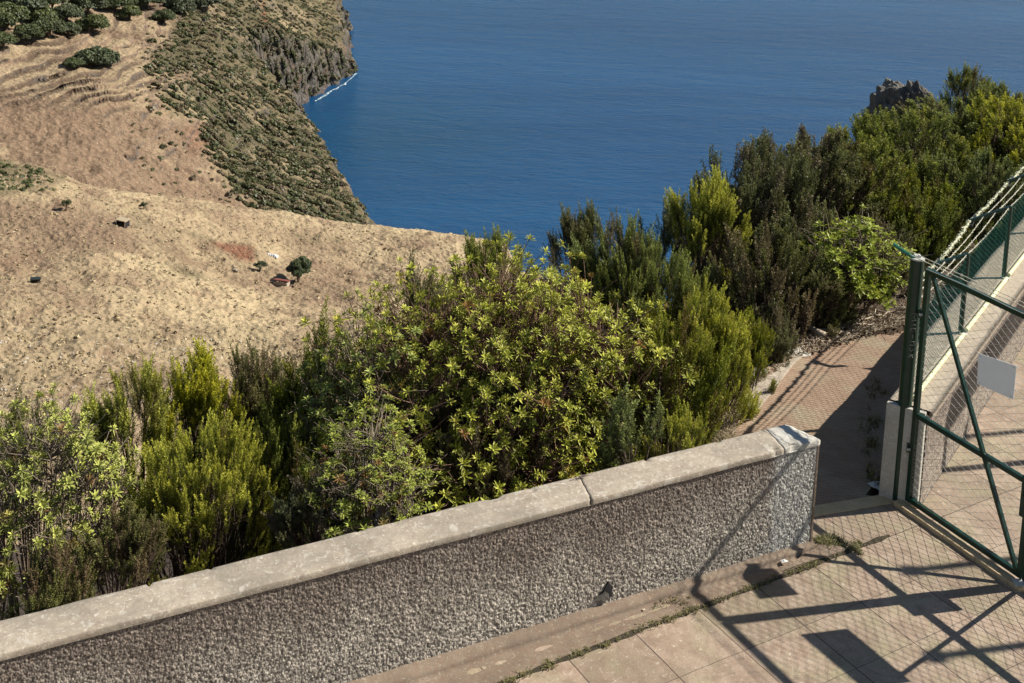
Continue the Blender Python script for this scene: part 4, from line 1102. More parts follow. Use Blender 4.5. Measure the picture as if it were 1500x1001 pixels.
beam = empty('shade_beam', (0, 0, 0), label='added unseen green beam on two posts, shading the parapet face', cat='beam')  # unseen beam added to cast the dark strip on the parapet
bp = [np.array([*(FP + FN*.19 + FD*t), .50]) + np.array([2.42, .58, 2.12])*1.3 for t in (.75, 9.5)]
b = MB(); b.bar(tuple(bp[0]), tuple(bp[1]), .15); b.build('beam', MAT['green_paint'], beam)
for q in bp:
    b = MB(); b.bar((q[0], q[1], 0), (q[0], q[1], q[2]-.076), .07); b.build('post', MAT['green_paint'], beam)
# ================================================================== plants
def rot_to(d):
    """(N,3) unit directions -> (N,3,3) matrices taking +z to d, random roll"""
    d = d/np.linalg.norm(d, axis=1, keepdims=True)
    ref = rng.normal(size=d.shape); x = np.cross(d, ref); x /= np.linalg.norm(x, axis=1, keepdims=True); y = np.cross(d, x)
    return np.stack([x, y, d], 2)
def plume_proto(L, nb, seed, needle=.014, nw=.0060, blen=.046):
    r = np.random.default_rng(seed); Q = []; T = []
    def needles(o, d, ln, k, t0, t1):
        for i in range(k):
            s = (i+.5)/k; p = o + d*ln*s
            nd = d*.9 + r.normal(size=3)*.55; nd /= np.linalg.norm(nd); w = np.cross(nd, r.normal(size=3)); w /= np.linalg.norm(w)
            ln2 = needle*(.7+.6*r.random()); w = w*nw*(.7+.6*r.random())
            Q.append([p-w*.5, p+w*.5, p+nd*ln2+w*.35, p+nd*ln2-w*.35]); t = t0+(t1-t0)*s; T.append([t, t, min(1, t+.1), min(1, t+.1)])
    bend = r.normal(size=2)*.12
    def axis(t): return np.array([bend[0]*t*t*L, bend[1]*t*t*L, t*L])
    for i in range(nb):
        t = .08+.9*(i/nb); a = i*2.4+r.random(); tl = R(24+22*r.random())
        d = np.array([math.cos(a)*math.sin(tl), math.sin(a)*math.sin(tl), math.cos(tl)])
        ln = blen*(1.15-.75*t)*(.7+.5*r.random()); needles(axis(t), d, ln, 8, t*.75, min(1, t*.75+.28))
    for i in range(10):
        s = .3+.7*i/10; needles(axis(s), np.array([0, 0, 1.]), L*.08, 2, s*.9, min(1, s+.05))
    return np.array(Q), np.array(T)
PL = [plume_proto(.22+.05*(i % 3), 19, 60+i) for i in range(6)]
PLC = [plume_proto(.24+.05*(i % 3), 13, 70+i, .020, .0082, .050) for i in range(4)]
def put_protos(protos, pos, dirs, sc, rnd):
    Vs = []; Ts = []; Rs = []; which = rng.integers(0, len(protos), len(pos)); M = rot_to(dirs)
    for k, (q, t) in enumerate(protos):
        m = which == k
        if not m.any(): continue
        v = np.einsum('nij,qvj->nqvi', M[m], q)*sc[m][:, None, None, None] + pos[m][:, None, None, :]
        Vs.append(v.reshape(-1, 3)); Ts.append(np.tile(t.ravel(), m.sum())); Rs.append(np.repeat(rnd[m], t.size))
    V = np.concatenate(Vs); return V, np.arange(len(V)).reshape(-1, 4), np.concatenate(Ts), np.concatenate(Rs)
def bez(a, b, c, k):
    t = np.linspace(0, 1, k)[None, :, None]; return a[:, None]*(1-t)**2 + b[:, None]*2*t*(1-t) + c[:, None]*t**2
def heath_proto(name, w, h, ns, npl, seed, lean=(0, 0), protos=PL, spread=1.0, spray=.62, sc=1.0):
    """tree heath: a fan of limbs ending in upright sprays of feathery plumes"""
    global rng
    rng = np.random.default_rng(seed)
    a = rng.uniform(0, 2*np.pi, ns); rr = np.sqrt(rng.random(ns))*w/2*.86
    # crown surface with deep dips between sprays
    top = h*(1 - .42*(rr/(w/2))**2 - .20*rng.random(ns)**1.5)
    nlow = ns//3; top[:nlow] *= rng.uniform(.35, .75, nlow); rr[:nlow] = w/2*rng.uniform(.75, 1.0, nlow)
    x = np.cos(a)*rr + lean[0]*top; y = np.sin(a)*rr + lean[1]*top
    sp = spray*rng.uniform(.65, 1.25, ns)
    tip = np.stack([x, y, top], 1)
    d = np.stack([np.cos(a)*rr/(w/2)*.55*spread + lean[0]*.6, np.sin(a)*rr/(w/2)*.55*spread + lean[1]*.6, np.ones(ns)], 1) + rng.normal(size=(ns, 3))*.12
    d /= np.linalg.norm(d, axis=1, keepdims=True); b0 = tip - d*sp[:, None]
    # plumes
    t = rng.random((ns, npl))**.7; ph = rng.uniform(0, 2*np.pi, (ns, npl)); fl = rng.uniform(.2, 1, (ns, npl))
    side = rng.normal(size=(ns, npl, 3)); side -= (side*d[:, None]).sum(2, keepdims=True)*d[:, None]; side /= np.linalg.norm(side, axis=2, keepdims=True)
    rad = .14*fl*(1.15-t*.9)
    pos = b0[:, None] + d[:, None]*(sp[:, None]*t*.85)[..., None] + side*rad[..., None]*w**.3
    pd = d[:, None]*1.0 + side*(.45*fl*(1.1-t))[..., None] + np.array([0, 0, .35])
    srnd = rng.random(ns); rnd = np.clip(srnd[:, None]*.75 + rng.random((ns, npl))*.25, 0, 1)
    psc = sc*rng.uniform(.65, 1.15, (ns, npl))
    V, F, T, RN = put_protos(protos, pos.reshape(-1, 3), pd.reshape(-1, 3), psc.ravel(), rnd.ravel())
    leaf_me = mesh_np(name+'_foliage', V, F, {'tip': T, 'rnd': RN})
    # limbs and twigs
    root = np.zeros((ns, 3)); root[:, 0] = np.cos(a)*w*.05; root[:, 1] = np.sin(a)*w*.05; root[:, 2] = -1.6
    midp = b0*np.array([.45, .45, .35]) + rng.normal(size=(ns, 3))*.08*w
    P = bez(root, midp, b0 + d*sp[:, None]*.5, 9); rad_ = np.linspace(.020, .005, 9)[None]*np.ones((ns, 1))*w**.5
    V1, F1 = tubes_np(P, rad_, 5)
    q = pos.reshape(-1, 3); st = (b0[:, None] + d[:, None]*(sp[:, None]*t*.4)[..., None]).reshape(-1, 3)
    m = rng.random(len(q)) < .7
    P2 = bez(st[m], (st[m]*.5+q[m]*.5)+rng.normal(size=q[m].shape)*.02, q[m], 4); V2, F2 = tubes_np(P2, np.full(P2.shape[:2], .0032), 3)
    # bare twigs through the lower crown
    nb = ns*7; i = rng.integers(0, ns, nb); f = rng.uniform(.25, .8, nb); ki = (f*8).astype(int); s0 = P[i, ki]; e0 = s0 + rng.normal(size=(nb, 3))*np.array([.12, .12, .06])*w + np.array([0, 0, .16*h])
    P3 = bez(s0, (s0+e0)/2+rng.normal(size=s0.shape)*.03, e0, 4); V3, F3 = tubes_np(P3, np.full(P3.shape[:2], .0035), 3)
    stem_me = mesh_np(name+'_stems', np.concatenate([V1, V2, V3]), np.concatenate([F1, F2+len(V1), F3+len(V1)+len(V2)]))
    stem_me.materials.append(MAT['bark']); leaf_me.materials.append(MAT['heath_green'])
    return leaf_me, stem_me, w, h
HB = [heath_proto('heath_a', 2.2, 2.2, 74, 24, 501), heath_proto('heath_b', 2.0, 2.0, 66, 24, 502, (-.12, .05)), heath_proto('heath_c', 2.4, 1.9, 76, 24, 503, (.1, 0))]
HC = [heath_proto('heath_h', 2.2, 2.2, 70, 20, 511, protos=PLC), heath_proto('heath_i', 2.0, 2.0, 62, 20, 512, (-.12, .05), protos=PLC), heath_proto('heath_j', 2.4, 1.9, 70, 20, 513, (.1, 0), protos=PLC)]
HM = [heath_proto('heath_d', 1.3, 1.6, 34, 24, 504, spray=.5), heath_proto('heath_e', 1.2, 1.5, 32, 24, 505, (-.1, 0), spray=.5)]
HS = [heath_proto('heath_f', .55, 1.3, 8, 18, 506, spread=.4, spray=.5), heath_proto('heath_g', .8, .7, 12, 18, 507, spray=.32, sc=.8)]

def leaf_rosette(nl, L, W, seed, tiltr=(20, 85), wide=.62):
    r = np.random.default_rng(seed); Q = []; T = []
    for i in range(nl):
        a = i*2.39996 + r.normal()*.2; f = i/nl; tl = R(tiltr[1]*(1-f)+tiltr[0]*f + r.normal()*7); ln = L*(.7+.4*r.random())*(1-.35*f)
        d = np.array([math.cos(a)*math.sin(tl), math.sin(a)*math.sin(tl), math.cos(tl)]); s = np.cross(d, [0, 0, 1.]); s /= np.linalg.norm(s)+1e-6; n = np.cross(s, d)
        wv = W*(.8+.4*r.random()); o = np.array([0, 0, -.02*(1-f)])
        c = [o, o+d*ln*wide - n*.06*ln, o+d*ln - n*.20*ln]; ed = [0.12, 1.0, .22]
        lft = [c[k] + s*wv*.5*ed[k] + n*.22*wv*ed[k] for k in range(3)]; rgt = [c[k] - s*wv*.5*ed[k] + n*.22*wv*ed[k] for k in range(3)]
        for k in (0, 1):
            Q.append([c[k], c[k+1], lft[k+1], lft[k]]); Q.append([c[k], rgt[k], rgt[k+1], c[k+1]])
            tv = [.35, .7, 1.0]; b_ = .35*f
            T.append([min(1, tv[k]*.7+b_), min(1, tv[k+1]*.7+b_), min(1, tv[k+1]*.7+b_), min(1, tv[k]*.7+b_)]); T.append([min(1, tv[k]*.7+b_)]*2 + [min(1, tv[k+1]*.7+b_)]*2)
    return np.array(Q), np.array(T)
def rosette_shrub(name, w, dpt, h, n, seed, protos, limb=26, low=.12, shell=.32, sc=1.0, stem_r=.0042, extra=2.2, leafmat='rosette_leaf', stemmat='bark_pale'):
    global rng
    rng = np.random.default_rng(seed)
    u = rng.normal(size=(n*2, 3)); u /= np.linalg.norm(u, axis=1, keepdims=True); u = u[u[:, 2] > -.35][:n]; n = len(u)
    az = np.arctan2(u[:, 1], u[:, 0])
    bump_ = .98 + .14*np.sin(az*3+1+u[:, 2]*4) + .12*np.sin(az*7+u[:, 2]*9+2) + rng.normal(size=n)*.06
    rad = bump_*(1 - shell*rng.random(n)**1.6)
    zc = h*(low+(1-low)*.42)
    pos = u*rad[:, None]*np.array([w/2, dpt/2, (h-zc)*.95]); pos[:, 2] = np.where(u[:, 2] < 0, pos[:, 2]*zc/(h-zc), pos[:, 2]) + zc
    spike = rng.random(n) < .05; pos[spike, 2] += rng.uniform(.05, .20, spike.sum())
    d = u*np.array([.55, .55, .3]) + np.array([0, 0, .75]) + rng.normal(size=(n, 3))*.25
    rnd = rng.random(n)
    V, F, T, RN = put_protos(protos, pos, d, sc*rng.uniform(.7, 1.2, n), rnd)
    lm = mesh_np(name+'_foliage', V, F, {'tip': T, 'rnd': RN}); lm.materials.append(MAT[leafmat])
    # limbs
    a = rng.uniform(0, 2*np.pi, limb); rr = np.sqrt(rng.random(limb)); e = np.stack([np.cos(a)*rr*w*.40, np.sin(a)*rr*dpt*.40, h*(.80-.30*rr*rr)*rng.uniform(.8, 1, limb)], 1)
    root = np.stack([np.cos(a)*w*.10*rr, np.sin(a)*dpt*.10*rr, np.full(limb, -extra)], 1)
    P = bez(root, e*np.array([.55, .55, .30]) + rng.normal(size=(limb, 3))*.10, e, 12); V1, F1 = tubes_np(P, np.linspace(.016, .006, 12)[None]*np.ones((limb, 1)), 5)
    # each shoot grows from the nearest limb point below it
    nodes = P[:, 3:].reshape(-1, 3)
    dd = np.linalg.norm(pos[:, None] - nodes[None], axis=2) + np.maximum(0, nodes[None, :, 2] - pos[:, None, 2] + .15)*3; j = dd.argmin(1); s0 = nodes[j]
    mid = s0*.45 + pos*.55 + np.array([0, 0, -.10]) + rng.normal(size=pos.shape)*.05
    P2 = bez(s0, mid, pos, 6); P2[:, 1:-1] += rng.normal(size=P2[:, 1:-1].shape)*.010; V2, F2 = tubes_np(P2, np.linspace(1.15, .6, 6)[None]*stem_r*np.ones((len(P2), 1)), 3)
    nb = n//2; k = rng.integers(0, n, nb); s3 = P2[k, 2]; e3 = s3 + rng.normal(size=(nb, 3))*np.array([.16, .16, .07]) + np.array([0, 0, .22]); P3 = bez(s3, (s3+e3)/2 + rng.normal(size=s3.shape)*.03, e3, 4)
    V3, F3 = tubes_np(P3, np.full(P3.shape[:2], stem_r*.75), 3)
    sm = mesh_np(name+'_stems', np.concatenate([V1, V2, V3]), np.concatenate([F1, F2+len(V1), F3+len(V1)+len(V2)])); sm.materials.append(MAT[stemmat])
    return lm, sm, w, h
ROS = [leaf_rosette(13+i, .078, .017, 80+i) for i in range(5)]
BRD = [leaf_rosette(7+i, .065, .026, 90+i, (25, 80), .5) for i in range(4)]
RS = {'big': rosette_shrub('rosette_a', 3.5, 2.5, 2.5, 3000, 601, ROS, 70, low=.02, shell=.5, sc=.98, stem_r=.005, stemmat='bark_red'),
      'left': rosette_shrub('rosette_b', 1.6, 1.4, 1.9, 680, 602, ROS, 48, low=.10, sc=.92, stem_r=.0050),
      'thin': rosette_shrub('rosette_c', 1.1, 1.2, 2.2, 380, 603, ROS, 20, low=.08, sc=.85, shell=.6),
      'lime': rosette_shrub('broad_a', 1.0, .9, 1.0, 620, 604, BRD, 12, low=.05, leafmat='broad_leaf')}

def place(kind, px, ytop, D, wpx, hm=None, var=0, mat=None, label='', rz=0.0):
    q = at(px, ytop, D); w = wpx/CF*D; g_ = float(gz(q[0], q[1]))
    if kind in RS: lm, sm, w0, h0 = RS[kind]
    else: lm, sm, w0, h0 = {'B': HC if D > 13.4 else HB, 'M': HM, 'S': HS}[kind][var]
    sx = w/w0; hh = hm if hm else max(.5, min(q[2]-g_, h0*sx*1.25)); zb = q[2]-hh
    isr = kind in RS
    root = empty('rosette_shrub' if isr and kind != 'lime' else ('broadleaf_bush' if isr else 'heath_bush'), (q[0], q[1], zb), rz, label=label, cat='shrub', group='shrubs on the slope beyond the wall')
    for nm, me in (('foliage', lm), ('stems', sm)):
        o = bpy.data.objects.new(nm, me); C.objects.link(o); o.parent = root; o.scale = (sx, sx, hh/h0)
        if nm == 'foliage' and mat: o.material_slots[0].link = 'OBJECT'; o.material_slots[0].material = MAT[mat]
    return root
BUSHES = [
 # left group below the wall
 ('left', 60, 590, 9.3, 290, 1.9, 0, None, 'leafy rosette shrub with long bare brown stems at the left edge', .3),
 ('S', 38, 562, 12.5, 60, None, 0, 'heath_dull', 'small grey green heath tip at the far left against the dry hill', 1.0),
 ('M', -20, 590, 12, 150, None, 0, 'heath_green', 'dark heath cut by the left edge of the picture', .2),
 ('S', 128, 560, 11.5, 70, None, 0, 'heath_gold', 'slim golden heath plume rising right of the far left tip', 2.0),
 ('M', 205, 535, 11.0, 150, None, 1, 'heath_gold', 'golden heath between the slim plume and the bright round heath', .7),
 ('M', 275, 512, 11.4, 170, None, 0, 'heath_gold', 'bright yellow green heath, tallest of the left group', 1.6),
 ('B', 385, 500, 12.2, 230, None, 1, 'heath_dull', 'wide grey green heath with wispy tips behind the left group', 0.0),
 ('M', 452, 520, 11.6, 120, None, 1, 'heath_green', 'green heath left of the big rosette shrub', .9),
 ('S', 480, 436, 11.4, 85, 1.7, 0, 'heath_green', 'tall slim heath standing above its neighbours left of the big shrub', 1.2),
 ('B', 300, 610, 9.6, 260, 1.7, 0, 'heath_gold', 'bright yellow tipped heath right behind the wall', .4),
 ('B', 425, 600, 10.2, 240, 1.7, 2, 'heath_green', 'dark green heath close behind the wall beside the bright heath', .9),
 ('M', 75, 800, 8.0, 150, 1.0, 1, 'heath_dull', 'low dark heath in the bottom left corner against the wall', 1.9),
 ('M', 178, 745, 8.75, 150, .9, 0, 'heath_dull', 'low shaded heath behind the wall between the left rosette shrub and the bright heath', 2.4),
 # the big central shrub
 ('thin', 535, 455, 10.6, 220, 2.1, 0, 'rosette_dull', 'thin greyish rosette shrub with bare stems left of the biggest shrub', .5),
 ('thin', 545, 600, 9.4, 200, 1.3, 0, 'rosette_dull', 'sparse low rosette shrub behind the wall, left foot of the biggest shrub', 2.5),
 ('big', 742, 384, 11.1, 575, 2.5, 0, None, 'largest rosette leaved shrub in the centre behind the wall', .15),
 ('M', 470, 690, 9.3, 150, .8, 1, 'heath_dull', 'low dull heath at the wall between dark heath and sparse shrub', .9),
 ('S', 618, 362, 11.3, 50, 1.0, 0, 'heath_dull', 'thin heath tip poking out at the top left of the big shrub', 0),
 ('M', 720, 338, 12.6, 130, None, 0, 'heath_green', 'heath just showing over the top of the big shrub', 0.4),
 ('S', 935, 560, 9.75, 105, .95, 0, 'heath_green', 'feathery green heath in front of the right side of the big shrub', .4),
 ('S', 1000, 610, 10.0, 100, .5, 1, 'heath_gold', 'low bright heath tuft behind the wall near its right end', .0),
 # fill behind the centre
 ('B', 640, 415, 13.0, 260, 2.3, 0, 'heath_dull', 'shaded heath behind the left half of the biggest shrub', 1.0),
 ('B', 800, 400, 12.9, 260, 2.3, 2, 'heath_dull', 'shaded heath behind the right half of the biggest shrub', 2.0),
 ('B', 700, 540, 10.6, 260, 1.6, 1, 'heath_dull', 'dark inner heath under the middle of the biggest shrub', 3.0),
 # right of centre
 ('M', 858, 300, 14.0, 120, None, 0, 'heath_dull', 'brownish heath with pointed tips against the sea left of the ridge', .3),
 ('M', 915, 322, 13.0, 150, None, 1, 'heath_green', 'green feathery heath in front of the brownish pointed one', .3),
 ('B', 960, 345, 12.6, 220, None, 0, 'heath_green', 'wide plumed heath right of the big shrub', 2.1),
 ('B', 1030, 408, 11.9, 215, 1.9, 1, 'heath_gold', 'bright bushy heath at the left edge of the ribbed path', 1.0),
 ('M', 1092, 462, 12.3, 105, 1.1, 0, 'heath_green', 'green heath overhanging the left edge of the ribbed path', 2.2),
 ('M', 985, 470, 10.9, 170, 1.6, 1, 'heath_green', 'shaded green heath between the big shrub and the path', 3.2),
 ('M', 1035, 255, 15.0, 140, None, 0, 'heath_gold', 'heath with tall golden tips against the sea', 1.4),
 ('S', 960, 290, 14.8, 60, None, 0, 'heath_dull', 'single slim heath tip standing alone against the sea', 3.0),
 ('B', 1105, 218, 15.8, 250, None, 2, 'heath_dull', 'large dull green heath rising against the sea at mid ridge', 0.6),
 ('B', 1185, 178, 17.0, 240, None, 1, 'heath_dull', 'large greyish heath with bare wispy tops on the ridge', 1.6),
 ('B', 1130, 330, 14.0, 230, 1.9, 0, 'heath_dull', 'dark brownish heath above the bright bushy one', 2.6),
 ('B', 1215, 290, 15.2, 230, 1.9, 1, 'heath_dull', 'dull heath directly above the lime green bush', .2),
 ('lime', 1255, 325, 14.4, 160, 1.05, 0, None, 'lime green broad leaved bush beside the ribbed path', .3),
 ('M', 1195, 385, 14.0, 130, 1.0, 0, 'heath_dull', 'dull twiggy heath left of the lime green bush', 1.3),
 ('M', 1300, 330, 15.4, 150, 1.3, 1, 'heath_dull', 'dark heath between the lime green bush and the gate post', 5.3),
 ('B', 1245, 188, 17.5, 220, None, 0, 'heath_green', 'green heath below and left of the grey rock', 3.3),
 ('B', 1322, 160, 19.5, 240, None, 2, 'heath_green', 'tufted green heath right in front of the grey rock', 4.3),
 ('B', 1315, 250, 17.3, 220, 2.2, 1, 'heath_green', 'tall shaded heath behind the gate post', 2.9),
 ('B', 1405, 148, 21.5, 230, None, 0, 'heath_green', 'broad heath on the ridge right of the grey rock', 1.1),
 ('M', 1418, 100, 24.5, 110, None, 1, 'heath_green', 'highest heath top against the sea right of the rock', 2.1),
 ('M', 1462, 122, 23.5, 90, None, 0, 'heath_green', 'rounded heath just right of the highest top', 0.1),
 ('B', 1400, 225, 18.3, 230, 2.3, 1, 'heath_green', 'upright plumed heath behind the fence near the first post', 5.1),
 ('B', 1480, 150, 20.5, 230, None, 2, 'heath_gold', 'yellow green heath at the right edge above the fence', 2.0),
 ('B', 1455, 220, 18.0, 200, 2.0, 0, 'heath_green', 'green heath behind the fence below the right edge heath', 3.0),
 ('B', 1550, 160, 21.0, 240, None, 0, 'heath_green', 'heath beyond the right edge above the fence', 4.0),
 ('M', 1495, 140, 24.5, 70, None, 0, 'heath_green', 'dark small heath touching the right edge by the second rock', 2.5),
 ('B', 1650, 130, 22.0, 260, None, 1, 'heath_green', 'second heath beyond the right edge, farther along the ridge', 4.6),
 ('B', 1760, 110, 24.0, 260, None, 2, 'heath_green', 'third heath beyond the right edge, farthest along the ridge', 5.6),
 ('B', 1365, 300, 16.6, 200, 1.9, 2, 'heath_green', 'shaded heath filling the gap behind the top of the gate post', 1.5),
 ('M', 1130, 450, 13.2, 110, 1.1, 1, 'heath_dull', 'twiggy dark heath over the litter left of the pale log', 1.8),
 ('M', 1345, 395, 15.6, 120, .8, 0, 'heath_dull', 'low dark heath behind the gate post foot of the slope', 4.1),
]
for k_ in BUSHES: place(*k_[:8], label=k_[8], rz=k_[9])

# ------------------------------------------------------------------ rocks on the ridge
def rock(name, px, py, D, wpx, hpx, seed, label):
    import bmesh
    q = at(px, py, D); w = wpx/CF*D; h = hpx/CF*D
    bm = bmesh.new(); bmesh.ops.create_icosphere(bm, subdivisions=5, radius=1)
    for v in bm.verts:
        p = np.array(v.co); a = np.array([p[0]+p[2]*.3]); b_ = np.array([p[1]+p[2]*.7])
        n1 = float(fbm(a*1.5+seed, b_*1.5, seed, 4)[0]); n2 = float(vnoise(a*4+seed, np.array([p[2]*4.]), seed+2)[0]); n3 = float(fbm(a*9, np.array([p[2]*9+p[1]*5]), seed+4, 3)[0])
        k = 1 + .38*n1 + .22*(abs(n2-.5)*2 - .4) + .10*n3
        v.co = Vector((p[0]*k*w/2, p[1]*k*w/2.4, (p[2]*k)*h/2*(1.15 if p[2] > 0 else 2.0)))
    me = bpy.data.meshes.new(name); bm.to_mesh(me); bm.free()
    link(name, me, MAT['rock'], loc=(q[0], q[1], q[2]-h*.52), label=label, cat='rock', group='grey rocks on the ridge')
rock('ridge_rock', 1320, 124, 27, 86, 84, 3, 'craggy grey rock rising on the ridge against the sea')
rock('ridge_rock', 1345, 128, 26.6, 50, 60, 9, 'smaller grey block leaning on the right of the craggy rock')
rock('ridge_rock', 1468, 134, 25.5, 30, 30, 12, 'small pale rock top near the right edge of the ridge')

# ------------------------------------------------------------------ litter, sticks, weeds
def stick(px, py, ang, ln, r, seed, label, z=.03, name='dead_branch', mat='dead_wood', bends=.05):
    q = onz(px, py, 0); g_ = max(float(gz(q[0], q[1])), -.12) if edge_dist(q[0], q[1]) > 0 else -.02
    rr = np.random.default_rng(seed); P = []; n = 7
    for i in range(n):
        t = i/(n-1)-.5; x = q[0]+math.cos(ang)*ln*t+rr.normal()*bends*ln*.3; y = q[1]+math.sin(ang)*ln*t+rr.normal()*bends*ln*.3
        P.append((x, y, g_ + z + r + abs(rr.normal())*.02))
    b = MB(); b.tube(P, [r*(1.1-.6*i/n) for i in range(n)], 7)
    for k in range(3):
        i = 1+k*2; p = Vector(P[i]); b.tube([p, p + Vector((rr.normal()*.1, rr.normal()*.1, .05))*ln], r*.4, 5)
    b.build(name, MAT[mat], smooth=True, label=label, cat='branch', group='dead branches beside the path')
stick(1188, 480, 2.1, .42, .040, 1, 'thick pale split log standing out left of the litter', z=.04)
stick(1262, 466, .55, .65, .016, 2, 'long pale dead branch above the bend of the path')
stick(1245, 474, .35, .45, .014, 3, 'pale branch lying just left of the longest dead branch')
stick(1310, 455, .5, .6, .010, 4, 'thin pale stick by the gate post at the top of the path')
stick(1222, 483, -.3, .35, .012, 5, 'short pale stick in the middle of the litter')
stick(1150, 500, 1.2, .6, .010, 6, 'thin grey stick under the twiggy heath left of the path', mat='bark_pale')
stick(1205, 498, .2, .4, .010, 7, 'short brown stick at the very edge of the ribbed path', mat='bark_pale')
stick(1170, 462, .9, .7, .012, 8, 'grey bare branch rising behind the pale log', z=.25, mat='bark_pale')
def build_litter():
    n = 3600; r = np.random.default_rng(77)
    t = r.random(n)*6.5+2; i = np.minimum(t.astype(int), 9); f = (t-i)[:, None]; a = EDGE[i]*(1-f) + EDGE[np.minimum(i+1, 11)]*f
    d = EDGE[np.minimum(i+1, 11)]-EDGE[i]; d /= np.linalg.norm(d, axis=1, keepdims=True); nn = np.stack([-d[:, 1], d[:, 0]], 1)
    off = np.abs(r.normal(size=n))*.55 - .06; p = a + nn*off[:, None]; z = np.maximum(gz(p[:, 0], p[:, 1]), -.25) + .015 + .05*r.random(n)
    z = np.where(off < 0, .0, z)
    an = r.uniform(0, 6.28, n); ln = r.uniform(.03, .16, n); dv = np.stack([np.cos(an)*ln, np.sin(an)*ln, r.normal(size=n)*.02], 1)
    c = np.concatenate([p, z[:, None]], 1); P = bez(c-dv/2, c+r.normal(size=c.shape)*.012+[0, 0, .01], c+dv/2, 4)
    V, F = tubes_np(P, r.uniform(.0015, .0045, n)[:, None]*np.ones((1, 4)), 3)
    link('twig_litter', mesh_np('twig_litter', V, F), MAT['dead_wood'], kind='stuff', label='dry twigs and stems littering the bank beside the ribbed path', cat='litter')
    n = 5200; t = r.random(n)*6.2+2.2; i = np.minimum(t.astype(int), 9); f = (t-i)[:, None]; a = EDGE[i]*(1-f) + EDGE[i+1]*f
    d = EDGE[i+1]-EDGE[i]; d /= np.linalg.norm(d, axis=1, keepdims=True); nn = np.stack([-d[:, 1], d[:, 0]], 1); off = np.abs(r.normal(size=n))*.7 - .05; p = a+nn*off[:, None]
    z = np.where(off < 0, .0, np.maximum(gz(p[:, 0], p[:, 1]), -.3)+.02+.03*r.random(n)); q, tt = leaf_rosette(1, .05, .02, 5)
    V, F, T, RN = put_protos([leaf_rosette(1, .05, .02, 5+k) for k in range(3)], np.concatenate([p, z[:, None]], 1), r.normal(size=(n, 3)), r.uniform(.5, 1.2, n), r.random(n))
    link('leaf_litter', mesh_np('leaf_litter', V, F, {'tip': T, 'rnd': RN}), MAT['litter_leaf'], kind='stuff', label='fallen brown leaves on the bank beside the ribbed path', cat='litter')
m_leaf('litter_leaf', (.10, .06, .04), (.20, .12, .075), (.34, .22, .14), (.42, .34, .24), .4, trans=.1, brown_lo=.7)
build_litter()
def grass_tufts(name, spots, mat, label, L=.06, n=26, kind='stuff', cat='weeds', w=.003):
    r = np.random.default_rng(9); P = []
    for (x, y, z, s) in spots:
        k = int(n*s)
        b0 = np.array([x, y, z]) + r.normal(size=(k, 3))*np.array([.03, .03, 0])*s; d = r.normal(size=(k, 3))*np.array([.6, .6, .2]) + [0, 0, .9]; d /= np.linalg.norm(d, axis=1, keepdims=True)
        ln = L*(.4+.9*r.random((k, 1)))*s**.5; P.append(bez(b0, b0+d*ln*.6+[0, 0, .01], b0+d*ln+r.normal(size=(k, 3))*.3*ln*np.array([1, 1, 0]), 4))
    P = np.concatenate(P); wd = np.linspace(1, .2, 4)[None]*w*np.ones((len(P), 1)); V, F = tubes_np(P, wd, 3)
    T = np.tile(np.repeat(np.linspace(0, 1, 4), 3), len(P)); RN = np.repeat(r.random(len(P)), 12)
    link(name, mesh_np(name, V, F, {'tip': T, 'rnd': RN}), MAT[mat], kind=kind, label=label, cat=cat)
r9 = np.random.default_rng(4); sp_ = []
for i in range(330):            # weeds in the joint between cement strip and slabs
    s = r9.uniform(-6, 2.6); d_ = .25+.75*float(vnoise(np.array([s*2.2]), np.array([0.]), 5)[0]) 
    if r9.random() < d_*.85: p = T0 + TB*s*.575 + TA*r9.normal()*.012; sp_.append((p[0], p[1], .004, r9.uniform(.25, .6)))
for (px, py, s) in ((958, 885, 1.1), (972, 880, 1.0), (985, 882, 1.2), (1000, 886, .8), (941, 920, .8), (930, 925, .6), (1187, 832, 1.3), (1196, 830, .8), (890, 945, .7), (850, 958, .6), (800, 980, .6), (1010, 877, .5)):
    q = onz(px, py, 0); sp_.append((q[0], q[1], .004, s*.8))
grass_tufts('joint_weeds', sp_, 'grass_blade', 'small weeds and moss growing in the joint between cement strip and slabs', L=.035)
sp_ = []
for i in range(40):
    q = onz(r9.uniform(1196, 1238), r9.uniform(788, 806), 0); sp_.append((q[0], q[1], .003, r9.uniform(.4, .9)))
for i in range(40):
    q = onz(r9.uniform(1245, 1262), r9.uniform(795, 812), 0); sp_.append((q[0], q[1], .003, r9.uniform(.2, .5)))
grass_tufts('corner_weeds', sp_, 'grass_blade', 'weeds and debris in the shaded corner behind the wall end', L=.05)
sp_ = []
for i in range(420):
    q = onz(r9.uniform(1035, 1098), r9.uniform(575, 650), 0)
    if edge_dist(q[0], q[1]) > .0 or q[0] < 2.3: z = float(gz(q[0], q[1])); sp_.append((q[0], q[1], z, r9.uniform(.6, 1.6)))
grass_tufts('dry_grass_patch', sp_, 'straw_blade', 'dry straw grass between the wall end and the ribbed path', L=.10, n=16)
sp_ = []
for i in range(26):
    q = onz(r9.uniform(1268, 1300), r9.uniform(560, 720), -.02); sp_.append((q[0], q[1], -.02, r9.uniform(.4, 1.2)))
grass_tufts('shaded_weeds', sp_, 'grass_blade', 'weeds in the shade at the outer foot of the parapet', L=.09, n=18)
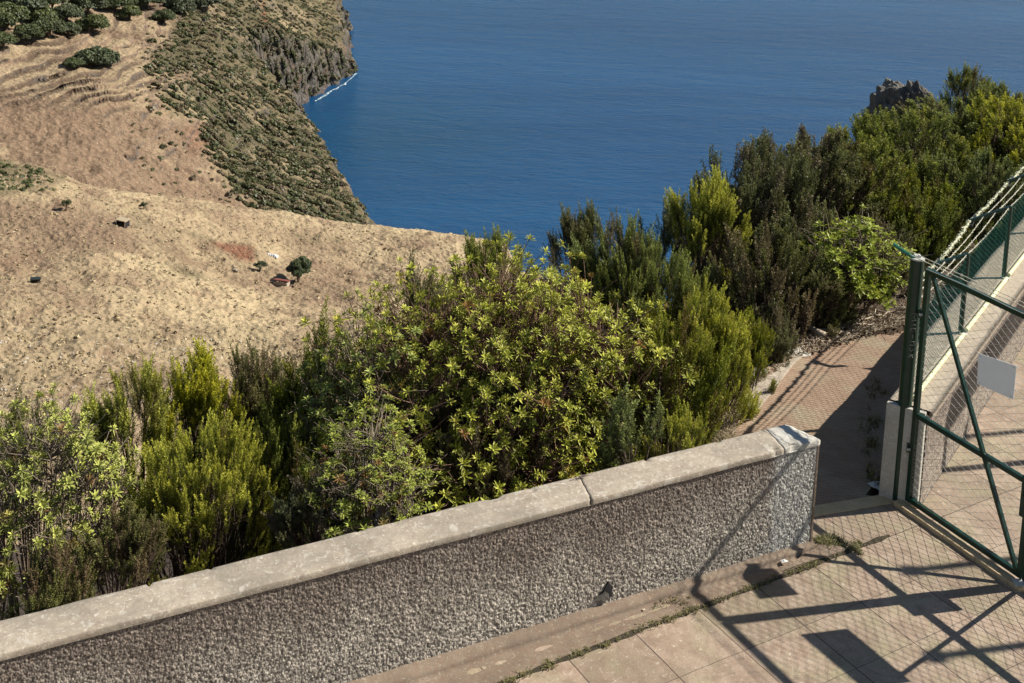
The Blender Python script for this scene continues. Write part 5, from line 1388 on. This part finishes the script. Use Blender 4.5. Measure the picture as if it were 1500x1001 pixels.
# pale broken slabs at the path edge
def chunk(name, pts, z, th, mat, label, cat, group=None, tilt=0):
    b = MB(); n = len(pts); P = [onz(x, y, 0) for x, y in pts]; c = np.mean(P, 0)
    b.add([(p[0]-c[0], p[1]-c[1], th + tilt*(p[0]-c[0])) for p in P] + [(p[0]-c[0], p[1]-c[1], -.1) for p in P], [tuple(range(n)), tuple(range(2*n-1, n-1, -1))] + [(i, i+n, (i+1) % n+n, (i+1) % n) for i in range(n)])
    b.build(name, MAT[mat], loc=(c[0], c[1], z), bevel=.01, label=label, cat=cat, **({'group': group} if group else {}))
GB = 'broken concrete pieces at the path edge'
chunk('broken_slab', [(1090, 592), (1106, 604), (1130, 575), (1164, 530), (1178, 519), (1168, 515), (1128, 548), (1094, 556), (1088, 572)][::-1], -.06, .055, 'coping', 'long pale concrete edging piece at the left edge of the ribbed path', 'concrete', GB)
# pale rag in the shade by the post, bit of paper on the strip
def rag(name, px, py, z, w, seed, mat, label, cat):
    q = onz(px, py, z); n = 16; x, y = np.meshgrid(np.linspace(-1, 1, n), np.linspace(-1, 1, n), indexing='ij')
    rad = 1+.35*fbm(x*1.3+seed, y*1.3, seed, 3); zz = .25*np.maximum(fbm(x*1.6+seed, y*1.6, seed+2, 4)+.45, 0)*(1-.75*np.clip(np.hypot(x, y), 0, 1))+.02
    me = mesh_np(name, np.stack([x*rad*w/2, y*rad*w*.38, zz*w], -1), grid_faces(n, n)[:, ::1], smooth=True)
    link(name, me, MAT[mat], loc=q, rz=.5, label=label, cat=cat)
rag('plaster_lump', 1289, 712, -.018, .17, 3, 'rag_white', 'pale crumpled lump in the shade at the foot of the post', 'rubble')
rag('concrete_lump', 1112, 546, -.03, .22, 11, 'coping_white', 'small white concrete lump under the heath at the path edge', 'concrete')
rag('concrete_lump', 1168, 519, -.02, .24, 15, 'coping_white', 'white concrete lump at the upper end of the pale edging', 'concrete')
rag('paper_scrap', 1148, 822, .03, .05, 5, 'rag_white', 'white scrap on the cement strip at the foot of the wall end', 'litter')
rag('snail_shell', 943, 893, .012, .022, 7, 'dead_wood', 'tiny pale pebble on the cement strip', 'pebble')
def sprig(px, py, seed, label, ang):
    q = onz(px, py, WH+.012); r = np.random.default_rng(seed); m = MB(); d = Vector((math.cos(ang), math.sin(ang), .12)); p0 = Vector(q); m.tube([p0 - d*.06, p0, p0 + d*.07], .002, 4)
    for k in range(9):
        a = ang + r.normal()*.8; l_ = r.uniform(.03, .06); s = p0 + d*r.uniform(-.02, .06); m.tube([s, s + Vector((math.cos(a)*l_, math.sin(a)*l_, .01))], [.003, .0012], 4)
    m.build('fallen_sprig', MAT['bark'], label=label, cat='twig', group='twigs on the coping')
sprig(845, 701, 4, 'dry twig lying on the coping just right of the crack', .4)
